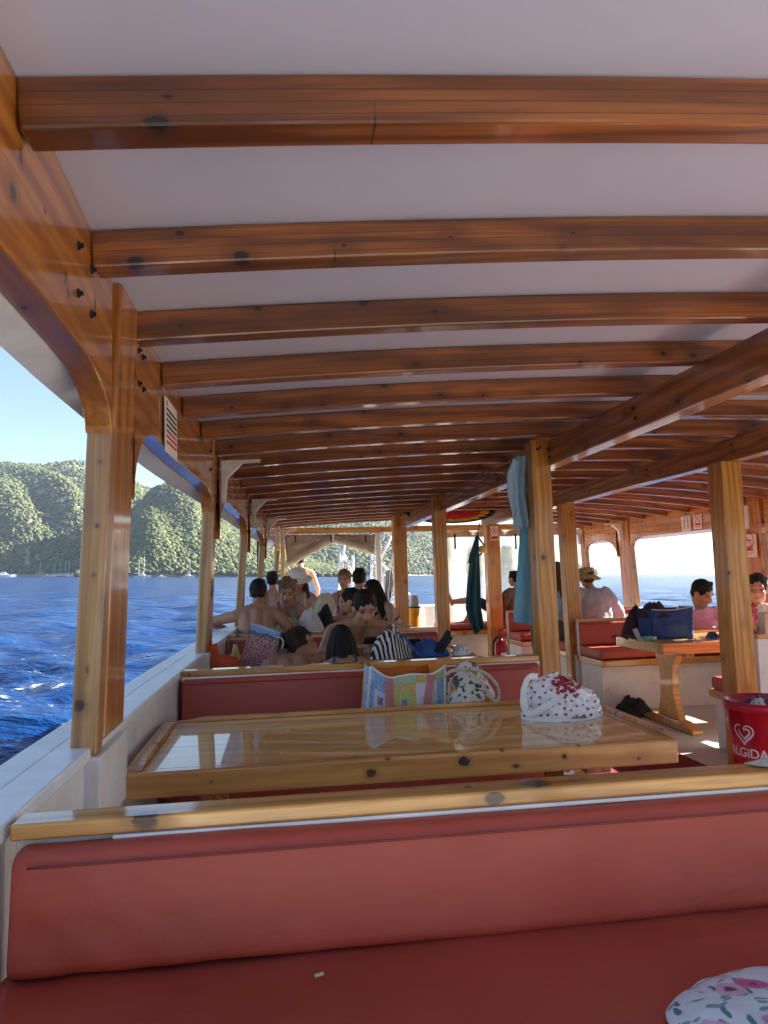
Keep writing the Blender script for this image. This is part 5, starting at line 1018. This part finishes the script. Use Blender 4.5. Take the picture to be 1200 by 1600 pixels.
def person(label,loc,yaw,lean=10,side=0,head=(0,0),headroll=0,hands=None,poles=None,legs='sit',skin=(.42,.22,.13),female=False,sc=1.,hair=('short','h_black'),clothes=(),fat=1.,face=True,vox=.0095,lookdown=0,stubble=.0,legpts=None,curl=.5,aim=None,phone=None):
    o=thing('person',label,'person',loc,R(yaw)); o.scale=(sc,sc,sc)
    Rt=Matrix.Rotation(-R(lean),3,'X'); Sd=Matrix.Rotation(R(side),3,'Y'); T=Sd@Rt
    s=(T@Vector((0,0,1))); f=(T@Vector((0,1,0))); r=(T@Vector((1,0,0)))
    stand=legs=='stand'; P=Vector((0,0,.93 if stand else .095))
    w=.165 if female else .188
    up=lambda h,dx=0,dy=0:P+s*h+r*dx+f*dy
    seg=[]     # (name, a, b, ra, rb)
    mb=MB()
    def C(n,a,b,ra,rb): caps(mb,a,b,ra,rb); seg.append((n,Vector(a),Vector(b),ra,rb))
    # torso
    hw=.10 if female else .085
    for k in (-1,1): C('pelvis',up(-.01,k*hw*.75,-.01),up(.06,k*hw*.75,-.0),.098*fat,.09*fat)
    C('torso',up(.05,-.045,0),up(.2,-.05,.012),.092*fat,.088*fat); C('torso',up(.05,.045,0),up(.2,.05,.012),.092*fat,.088*fat)
    C('torso',up(.06,0,-.018),up(.42,0,-.026),.088*fat,.072)
    for k in (-1,1):
        C('torso',up(.2,k*.055,.01),up(.40,k*.092,-.005),.092*fat,.078)
        C('torso',up(.44,k*.03,-.02),up(.425,k*(w-.02),-.01),.058,.052)
        C('torso',up(.50,k*.02,-.015),up(.445,k*(w-.03),-.012),.040,.046)          # trapezius
        C('torso',up(.36,k*.085,-.056),up(.27,k*.075,-.045),.033,.027)               # shoulder blade
        if female: C('torso',up(.30,k*.07,.085),up(.305,k*.07,.10),.055,.05)
        else: C('torso',up(.345,k*.045,.06),up(.35,k*.115,.045),.045,.04)
    # neck and head
    nd=(T@Vector((0,.16,1))).normalized() if lean<30 else (T@Vector((0,.02,1))).normalized()
    N=up(.47,0,-.012); hm=Matrix.Rotation(R(yaw*0+head[0]),3,'Z')@Matrix.Rotation(R(headroll),3,'Y')@Matrix.Rotation(-R(head[1]),3,'X')
    H=N+nd*.185+hm@Vector((0,.03,0)); hp=lambda x,y,z:H+hm@Vector((x,y,z))
    C('neck',N-s*.02,hp(0,-.03,-.06),.056 if not female else .047,.050 if not female else .043)
    def E(c,rad): mb.ball(hp(*c),rad,M=hm,seg=20,ring=14)
    E((0,-.012,.032),(.073,.094,.088)); E((0,.022,-.03),(.058,.066,.085)); E((0,.036,-.078),(.040,.044,.032)); 
    C('head',hp(0,.086,.012),hp(0,.103,-.022),.008,.0145); C('head',hp(-.036,.074,.030),hp(.036,.074,.030),.014,.014)
    for k in (-1,1): E((k*.034,.056,-.022),(.024,.024,.024)); E((k*.074,-.008,-.008),(.011,.022,.032)); C('head',hp(k*.014,.094,-.022),hp(k*.014,.09,-.022),.009,.009)
    C('head',hp(-.016,.082,-.049),hp(.016,.082,-.049),.0095,.0095); C('head',hp(-.012,.078,-.06),hp(.012,.078,-.06),.0095,.0095)
    seg.append(('head',hp(0,-.01,.03),hp(0,.02,-.03),.085,.07))
    # arms and hands
    hands=hands or (Vector((-.16,.36,.06)),Vector((.16,.36,.06))); poles=poles or (Vector((-.7,-.3,-1)),Vector((.7,-.3,-1)))
    hinfo=[]
    for k,hd,po in ((-1,hands[0],poles[0]),(1,hands[1],poles[1])):
        sh=up(.415,k*w,-.01); el,wr=ik(sh,Vector(hd),.285,.25,po); m=.85 if female else 1.
        C('uarm',sh,sh.lerp(el,.35),.055*m,.05*m); C('uarm',sh.lerp(el,.3),el,.049*m,.039*m); C('farm',el,el.lerp(wr,.35),.040*m,.041*m); C('farm',el.lerp(wr,.35),wr,.041*m,.027*m)
        hinfo.append(wr+(wr-el).normalized()*.10); d=(wr-el).normalized(); sdv=d.cross(Vector((0,0,1))); sdv=sdv.normalized() if sdv.length>.1 else Vector((1,0,0)); nv=sdv.cross(d).normalized()
        if nv.z>0: nv=-nv
        for j in range(4):   # palm as four metacarpals, then bent fingers
            off=(j-1.5)*.0195; a=wr+sdv*off*.6; b=wr+d*.082+sdv*off; C('hand',a,b,.0155,.0125)
            Lf=(.062,.072,.068,.052)[j]; c1=R(curl*60*(.8+.1*j)); d1=(d*math.cos(c1)+nv*math.sin(c1)); d2=(d*math.cos(2*c1)+nv*math.sin(2*c1)); m1=b+d1*Lf*.58; C('hand',b,m1,.0105,.0095); C('hand',m1,m1+d2*Lf*.5,.0095,.008)
        th0=wr+d*.02-sdv*k*.022; th1=th0+(d*.6-sdv*k*.65+nv*.45).normalized()*.042; C('hand',th0,th1,.014,.011); C('hand',th1,th1+(d*.9-sdv*k*.1+nv*.4).normalized()*.035,.0105,.009)
    # legs
    for k in (-1,1):
        hip=P+Vector((k*hw,0,-.005))
        if legpts: kn,an,toe=[Vector(p) for p in legpts[0 if k<0 else 1]]
        elif stand: kn=Vector((k*.10,.02,.50));an=Vector((k*.11,-.02,.085));toe=Vector((k*.14,.15,.03))
        else: kn=hip+Vector((k*.05,.42,.015)); an=Vector((kn.x,kn.y-.03,kn.z-.40)); toe=an+Vector((k*.03,.16,-.05))
        C('thigh',hip,hip.lerp(kn,.5),.088*fat,.074*fat); C('thigh',hip.lerp(kn,.5),kn,.074*fat,.054); C('shin',kn,kn.lerp(an,.3),.053,.054); C('shin',kn.lerp(an,.3),an,.054,.035)
        hl=an+(an-toe).normalized()*.03; C('foot',Vector((hl.x,hl.y,hl.z-.04 if not legpts else hl.z)),an.lerp(toe,.5),.032,.032); C('foot',an.lerp(toe,.4),toe,.034,.022)
    me=remesh(mb,vox); me.name='body'; V=verts_of(me); names=[q[0] for q in seg]
    D=np.full((len(seg),len(V)),9.,'f')
    for i,(n,a,b,ra,rb) in enumerate(seg):
        a_=np.array(a);d_=np.array(b-a); L2=max(1e-9,(d_@d_)); tt=np.clip(((V-a_)@d_)/L2,0,1); D[i]=np.linalg.norm(V-a_-tt[:,None]*d_,axis=1)-(ra+(rb-ra)*tt)
    lab=np.array(names)[D.argmin(0)]; hl=(V-np.array(H))@np.array(hm); 
    col=np.tile(np.array([*skin,1.],'f'),(len(V),1)); ish=(np.linalg.norm(hl/np.array([.085,.125,.13]),axis=1)<1.05)&(hl[:,1]>.02)
    if face:
        x=np.abs(hl[:,0]);y=hl[:,1];z=hl[:,2]
        eye=ish&(((x-.031)/.0115)**2+((z-.009)/.0052)**2<1.25); soc=ish&(((x-.031)/.022)**2+((z-.012)/.014)**2<1.2)&~eye
        brow=ish&(x>.012)&(x<.052)&(np.abs(z-(.034-.12*np.maximum(0,x-.03)))<.0042); lip=ish&(((x)/.024)**2+((z+.054)/.011)**2<1.15)&(y>.06)
        col[soc,:3]*=.82; col[lip,:3]=np.array(skin)*np.array([1.0,.66,.64]); col[brow,:3]=np.array(skin)*.32; col[eye,:3]=(.025,.018,.015)
        chk=ish&(((x-.042)/.022)**2+((z+.02)/.02)**2<1); col[chk,:3]*=np.array([1.08,.86,.84])
        if stubble: jw=ish&(z<-.035)&~lip; col[jw,:3]*=(1-stubble)
    ca=me.attributes.new('tint','FLOAT_COLOR','POINT'); ca.data.foreach_set('color',col.ravel()); me.materials.append(M['skin']); body=link(bpy.data.objects.new('body',me),o)
    # hair
    if hair:
        kind,hmt=hair; rr=random.Random(label); hb=MB()
        hb.ball(hp(0,-.020,.042),(.081,.098,.092) if kind!='kid' else (.084,.1,.096),M=hm,seg=28,ring=18)
        if kind in('short','kid','messy'): hb.ball(hp(0,-.05,-.012),(.066,.058,.055),M=hm)
        if kind in ('long','bun','pony','tied'): hb.ball(hp(0,-.045,-.01),(.072,.064,.065),M=hm)
        if kind in ('bun','tied'): hb.ball(hp(0,-.085,.075 if kind=='bun' else -.005),(.042,.042,.04),M=hm)
        if kind=='short': 
            for i in range(26): a=rr.uniform(-1.2,1.2); hb.ball(hp(.05*math.sin(a),.055*math.cos(a)-.01,.115+rr.uniform(-.012,.006)),.017,seg=8,ring=6)
        if kind in('messy','kid','bun','tied'):
            for i in range(90 if kind!='kid' else 170):
                a=rr.uniform(0,2*PI); e=rr.uniform(.05,1.45); q=Vector((.078*math.cos(a)*math.cos(e),.095*math.sin(a)*math.cos(e)-.018,.09*math.sin(e)+.040))
                if q.y>(.045 if kind=='kid' else -.01) and q.z<(.085 if kind=='kid' else .12): continue
                tg=Vector((math.cos(a),math.sin(a),-.9 if kind!='bun' else .3))+Vector((rr.uniform(-.9,.9),rr.uniform(-.9,.9),rr.uniform(-.4,.4))); L=rr.uniform(.02,.05); p0=hp(*q); p1=p0+hm@(tg.normalized()*L*.6); p2=p1+hm@((tg+Vector((rr.uniform(-1,1),rr.uniform(-1,1),-.6))).normalized()*L*.5); caps(hb,p0,p1,.008,.0065,6); caps(hb,p1,p2,.0065,.003,6)
        if kind in('long','pony'):
            for i in range(70):
                a=rr.uniform(PI*.86,PI*2.14) if kind=='long' else rr.uniform(PI*1.3,PI*1.7); q=Vector((.076*math.cos(a),.088*math.sin(a)-.02,rr.uniform(-.02,.05))); p0=hp(*q); Lh=rr.uniform(.22,.36) if kind=='long' else .25
                out=(T@Vector((math.cos(a)*.05,-.06+.02*math.sin(a),0))); p1=p0+out*.5+Vector((0,0,-Lh*.4)); p2=p0+out+Vector((rr.uniform(-.02,.02),-.02,-Lh)); caps(hb,p0,p1,.017,.016,7); caps(hb,p1,p2,.016,.007,7)
        hme=remesh(hb,.008,1 if kind in('kid','messy') else 2); hme.name='hair'; hv=verts_of(hme); 
        hl2=(hv-np.array(H))@np.array(hm); dv=np.array([mnoise.noise(Vector((p[0]*60,p[1]*60,p[2]*22)))*.0045 for p in hl2])
        nn=(hl2-np.array([0,-.02,.03])); nn/=np.linalg.norm(nn,axis=1)[:,None]+1e-6; hv=hv+(nn*dv[:,None])@np.array(hm).T; hme.vertices.foreach_set('co',hv.astype('f').ravel())
        hme.materials.append(M[hmt]); link(bpy.data.objects.new('hair',hme),o)
    # clothes grown from the body surface
    S_=np.array(s);P_=np.array(P);tq=(V-P_)@S_; xq=(V-P_)@np.array(r); yq=(V-P_)@np.array(f)
    nrm=np.zeros(len(V)*3,'f'); me.vertices.foreach_get('normal',nrm) if hasattr(me.vertices[0],'normal') else None; nrm=nrm.reshape(-1,3)
    for cn,fn,mt,off in clothes:
        m=np.array(fn(lab,tq,xq,yq)); fs=[p.vertices[:] for p in me.polygons if all(m[i] for i in p.vertices)]
        if not fs: continue
        ids=sorted(set(i for f_ in fs for i in f_)); mp={i:k for k,i in enumerate(ids)}; vv=[]
        for i in ids:
            p=V[i]; k=off+off*.7*fbm(p,17,len(cn))*(1 if off>.008 else .2)+(.012*max(0,mnoise.noise(Vector((p[0]*14,p[1]*14,p[2]*26)))) if off>.01 else 0); vv.append(tuple(p+nrm[i]*max(.003,k)))
        cm=bpy.data.meshes.new(cn); cm.from_pydata(vv,[],[tuple(mp[i] for i in f_) for f_ in fs]); cm.polygons.foreach_set('use_smooth',np.ones(len(fs),'?')); cm.materials.append(M[mt]); co=link(bpy.data.objects.new(cn,cm),o)
        md=co.modifiers.new('s','SOLIDIFY'); md.thickness=.004; md.offset=0; sm=co.modifiers.new('m','SMOOTH'); sm.iterations=2 if off<.0125 else 24; sm.factor=.5 if off<.0125 else .62
    if aim:
        for _ in range(4):
            h=Matrix.LocRotScale(o.location,o.rotation_euler,o.scale)@H; T_=at(aim[0],aim[1],h.y); k=min(1.10,max(.72/sc,(T_.z-o.location.z)/(h.z-o.location.z)))
            n=min(1.13,max(.70,o.scale[0]*k)); o.scale=(n,n,n); h=Matrix.LocRotScale(o.location,o.rotation_euler,o.scale)@H; T_=at(aim[0],aim[1],h.y); o.location.x+=T_.x-h.x
            dz=T_.z-h.z
        o.location.z+=max(-.05,min(.02,dz))
    if phone:
        W_=Matrix.LocRotScale(o.location,o.rotation_euler,o.scale); p=(hinfo[0]+hinfo[1])*.5
        mb=MB(); mb.box(-.036,.036,-.004,.004,-.072,.072); ph=tag(mb.build('mobile_phone',M[phone[1]],bevel=.004),phone[0],'phone'); ph.matrix_basis=Matrix.Translation(W_@p)@Matrix.Rotation(R(yaw),4,'Z')@Matrix.Rotation(R(-50),4,'X')
    PEOPLE.append((label[:30],Matrix.LocRotScale(o.location,o.rotation_euler,o.scale)@H)); return o,H,hm
isin=np.isin
SHORTS=('swim_shorts',lambda l,t,x,y:isin(l,('pelvis','thigh'))&(t<.13),'navy',.007)
TROUS=('trousers',lambda l,t,x,y:isin(l,('pelvis','thigh','shin'))&(t<.14),'trouser',.010)
BOTTOM=('bikini_bottom',lambda l,t,x,y:isin(l,('pelvis',))&(t<.08),'black',.004)
def shirt(mat,sleeve='farm',name='shirt',off=.012): return (name,lambda l,t,x,y:(isin(l,('torso','pelvis'))&(t>-.02)&(t<.50))|isin(l,('uarm','farm') if sleeve=='farm' else ('uarm',))|((l=='neck')&(t<.53)),mat,off)
def bra(mat): return ('bikini_top',lambda l,t,x,y:(l=='torso')&(((t>.255)&(t<.345)&(y>-.0))|((t>.27)&(t<.30))|((np.abs(np.abs(x)-.075)<.009)&(t>.3))),mat,.004)
def suit(mat): return ('swimsuit',lambda l,t,x,y:isin(l,('torso','pelvis'))&(t<.36)|((l=='torso')&(np.abs(np.abs(x)-.08)<.014)),mat,.006)
def tank(mat): return ('tank_top',lambda l,t,x,y:(isin(l,('torso','pelvis'))&(t<.36))|((l=='torso')&(np.abs(np.abs(x)-.085)<.018)),mat,.009)
def sit(u,v,y,z): q=at(u,v,y); return (q.x,y,z)
def L(o_pt,seat,yaw,sc=1.):   # boat-frame point -> the sitter's own frame
    d=Vector(o_pt)-Vector(seat); return Matrix.Rotation(-R(yaw),3,'Z')@d/sc
# children behind the second bench
s_=sit(490,1000,3.75,.52)
person('child with short wet dark curls, head down sideways on the clothes table',s_,4,58,6,(-40,15),-48,sc=.78,hair=('kid','h_dark'),skin=(.40,.20,.12),clothes=(SHORTS,),vox=.008,hands=(Vector((-.2,.42,.32)),Vector((.25,.42,.32))),aim=(473,1008))
s_=sit(541,1000,3.66,.54)
person('child with long dark hair down the back, in a flowered swimsuit',s_,0,36,-2,(10,22),0,sc=.76,hair=('long','h_black'),skin=(.42,.22,.14),female=True,clothes=(suit('floral3'),),vox=.008,hands=(Vector((-.14,.42,.32)),Vector((.16,.42,.32))),aim=(533,1004))
# man with the phone
s_=sit(569,1000,5.16,.562); yw=184
o,H,hm=person('bare chested young man looking down at his phone, short black hair',s_,yw,47,0,(0,22),0,fat=1.05,hair=('short','h_black'),skin=(.40,.215,.135),clothes=(SHORTS,),stubble=.08,vox=.008,hands=(L((s_[0]+.10,4.50,.875),s_,yw),L((s_[0]-.04,4.47,.87),s_,yw)),poles=(Vector((-1,.1,-.4)),Vector((1,.1,-.4))),curl=.8,aim=(570,952),phone=('dark phone in the hands of the bare chested young man','ink'))
# left rows, near to far
s_=sit(407,985,5.86,.562); yw=0
person('broad bare backed man at the left side, arm over the gunwale',s_,yw,24,2,(-8,14),0,fat=1.14,sc=1.03,hair=('short','h_black'),skin=(.38,.195,.12),clothes=(SHORTS,),hands=(L((-.47,6.32,.93),s_,yw),Vector((.22,.36,.25))),poles=(Vector((-1,-.5,.1)),Vector((.8,-.3,-.6))),face=False,aim=(404,927))
s_=sit(543,985,5.92,.562)
person('person with dark hair in a bun, face in profile behind the phone man',s_,72,34,2,(10,10),0,sc=.90,female=True,hair=('bun','h_black'),skin=(.42,.23,.145),clothes=(bra('whitecloth'),BOTTOM),aim=(546,940))
s_=sit(457,985,7.02,.562); yw=176
person('woman in a grey tank top leaning over the table, dark blond hair pinned up',s_,yw,38,-4,(6,18),-6,female=True,hair=('bun','h_blond'),skin=(.46,.27,.18),clothes=(tank('tank'),BOTTOM),hands=(L((s_[0]+.17,6.55,.90),s_,yw),L((s_[0]+.01,6.42,.87),s_,yw)),poles=(Vector((-1,-.3,-.3)),Vector((1,-.2,-.3))),aim=(448,926))
s_=sit(592,985,7.0,.562)
person('woman with long straight black hair, turned left at the right end of the row',s_,98,26,0,(8,12),0,female=True,sc=.97,hair=('long','h_black'),skin=(.44,.25,.17),clothes=(bra('black'),BOTTOM),aim=(581,924))
s_=sit(561,970,7.95,.562)
person('bare backed man with short black hair sitting beyond the long haired woman',s_,-4,8,0,(-14,4),0,hair=('short','h_black'),skin=(.40,.21,.13),clothes=(SHORTS,),face=False,aim=(562,905))
s_=sit(538,960,9.0,.502)
person('woman facing the viewer from the far row, dark blond hair tied back, bare shoulders',s_,178,4,0,(-14,6),0,female=True,sc=1.06,hair=('tied','h_blond'),skin=(.50,.27,.17),clothes=(bra('navy'),BOTTOM),aim=(538,906))
s_=sit(426,960,9.85,.502)
person('bare backed man with black hair in the far left corner of the cabin',s_,2,14,0,(-6,6),0,sc=1.08,hair=('short','h_black'),skin=(.44,.25,.17),clothes=(SHORTS,),face=False,aim=(426,908))
s_=sit(468,960,9.0,.502)
o,H,hm=person('woman in a white brimmed hat, looking down, behind the leaning woman',s_,160,14,0,(22,20),0,female=True,sc=1.0,hair=('long','h_brown'),skin=(.46,.27,.18),clothes=(bra('whitecloth'),BOTTOM),aim=(466,908))
def wear_hat(o,H,hm,label,rc,hc,rb,mat,band=None,droop=.01,tilt=0,lift=.045,name='sun_hat',dome=.8):
    h=hat(name,label,(0,0,0),rc,hc,rb,mat,band,dome,droop); m=hm.to_4x4(); m.translation=H+hm@Vector((0,-.015,lift)); W_=Matrix.LocRotScale(o.location,o.rotation_euler,o.scale)
    h.matrix_basis=W_@m@Matrix.Rotation(R(tilt),4,'X'); return h
wear_hat(o,H,hm,'white brimmed sun hat worn by the woman behind the leaning one',.088,.10,.165,'whitecloth',droop=.02)
q=at(470,900,12.7); person('bare backed man standing out in the sun beyond the rolled canvas, head hidden by it',(q.x,12.7,.003),8,2,0,(0,0),0,legs='stand',hair=('short','h_dark'),skin=(.58,.30,.20),clothes=(SHORTS,),face=False,hands=(Vector((-.28,.12,.85)),Vector((.28,.10,.85))),poles=(Vector((-1,-1,0)),Vector((1,-1,0))),sc=1.0)
# right side
mb=MB(); o=thing('day_bed','white box seat with red cushion at the far end, bare legs resting on it','day bed')
mb.box(2.25,4.4,10.38,10.95,.003,.40); mb.build('base_box',M['white'],o,bevel=.006); mb=MB(); mb.box(2.23,4.42,10.34,10.97,.402,.47,'x'); mb.build('seat_rim',M['rail'],o,bevel=.01); mb=MB(); cushion(mb,2.25,4.4,10.66,.515,.58,.085); mb.build('seat_cushion',M['red'],o,smooth=True)
person('person lying on the far box seat, one ankle crossed over the raised knee',(3.25,10.66,.565),92,-58,0,(0,-10),0,hair=('short','h_dark'),skin=(.52,.29,.19),clothes=(SHORTS,shirt('whitecloth','uarm','t_shirt')),legpts=(((-.05,.40,.30),(-.06,.62,-.0),(-.08,.84,-.03)),((.06,.42,.32),(.0,.80,.30),(-.02,.86,.45))),face=False,hands=(Vector((-.25,.05,.12)),Vector((.25,.05,.12))),vox=.011)
s_=sit(805,960,9.98,.502)
person('person in a dark olive shirt facing away, half hidden by the turquoise towel',s_,14,8,0,(24,6),0,sc=1.02,hair=('short','h_black'),skin=(.42,.24,.16),clothes=(TROUS,shirt('olive','farm','shirt',.026)),face=False,aim=(803,905))
s_=sit(917,970,7.38,.552)
o,H,hm=person('man in a pale linen shirt and camouflage bucket hat, facing the sea',s_,2,16,0,(6,6),0,sc=1.06,fat=1.12,hair=('short','h_brown'),skin=(.50,.28,.20),clothes=(TROUS,shirt('linen','farm','shirt',.042)),face=False,hands=(Vector((-.34,.34,.10)),Vector((.34,.34,.10))),poles=(Vector((-1,-.2,-.5)),Vector((1,-.2,-.5))),aim=(917,904),vox=.012)
t=NT('camouflage'); o_=objv(t); M['camo']=t.P(Base_Color=t.mix(t.step(t.noise(o_,30,2).outputs[0],.48,.56),t.mix(t.step(t.noise(o_,22,2).outputs[0],.5,.55),(.42,.31,.15),(.22,.14,.06)),(.52,.42,.25)),Roughness=.9)
wear_hat(o,H,hm,'camouflage bucket hat on the head of the man in the pale shirt',.094,.105,.165,'camo',droop=.045,lift=.03,name='bucket_hat',dome=.86)
s_=sit(866,985,7.5,.552); s_=(2.98,7.56,.552)
person('person mostly hidden between two posts, brown hair and a bare arm showing',s_,10,10,0,(10,0),0,sc=.95,female=True,hair=('long','h_brown'),skin=(.52,.30,.21),clothes=(tank('lightblue'),TROUS),face=False,vox=.011)
s_=sit(1087,985,6.76,.22); yw=200
person('man in a pink shirt reclining with a phone, short black hair',s_,yw,-14,4,(4,26),0,hair=('short','h_black'),skin=(.44,.23,.15),clothes=(shirt('pinkshirt','uarm','shirt',.020),TROUS),stubble=.15,vox=.008,hands=(Vector((-.10,.36,.44)),Vector((.03,.34,.40))),poles=(Vector((-.6,.1,-1)),Vector((.6,.1,-1))),curl=.8,legpts=(((-.13,.20,.50),(-.14,.27,.43),(-.15,.38,.42)),((.11,.20,.52),(.12,.27,.43),(.13,.38,.42))),aim=(1097,928),phone=('phone held by the man in the pink shirt','grey'))
t=NT('red_flower_print'); o_=objv(t); M['redprint']=t.P(Base_Color=t.mix(t.step(t.noise(o_,48,3,.7).outputs[0],.5,.6),(.40,.02,.045),(.60,.30,.33)),Roughness=.85)
s_=sit(1186,985,5.9,.30)
person('smiling woman in a red flowered zip top beside the right hand post',s_,170,14,0,(-30,2),0,female=True,sc=1.0,fat=1.08,hair=('tied','h_dark'),skin=(.52,.29,.21),clothes=(('zip_top',lambda l,t,x,y:(isin(l,('torso',))&(t>.08)&(t<.50))|isin(l,('uarm','farm'))|((l=='neck')&(t<.56)),'redprint',.012),('trousers',lambda l,t,x,y:(isin(l,('pelvis','thigh','shin'))&(t<.14))|((l=='torso')&(t<=.10)),'black',.010),('zip',lambda l,t,x,y:(l=='torso')&(np.abs(x)<.0065)&(y>0)&(t>.1),'black',.022)),vox=.008,aim=(1184,922))
# ---------------------------------------------------------------- heel and trim the whole boat
for o in list(S.objects):
    if o.parent is None and o.name not in WORLD_OBS and o.type in ('MESH','EMPTY','FONT'):
        o.matrix_basis = BOAT @ o.matrix_basis
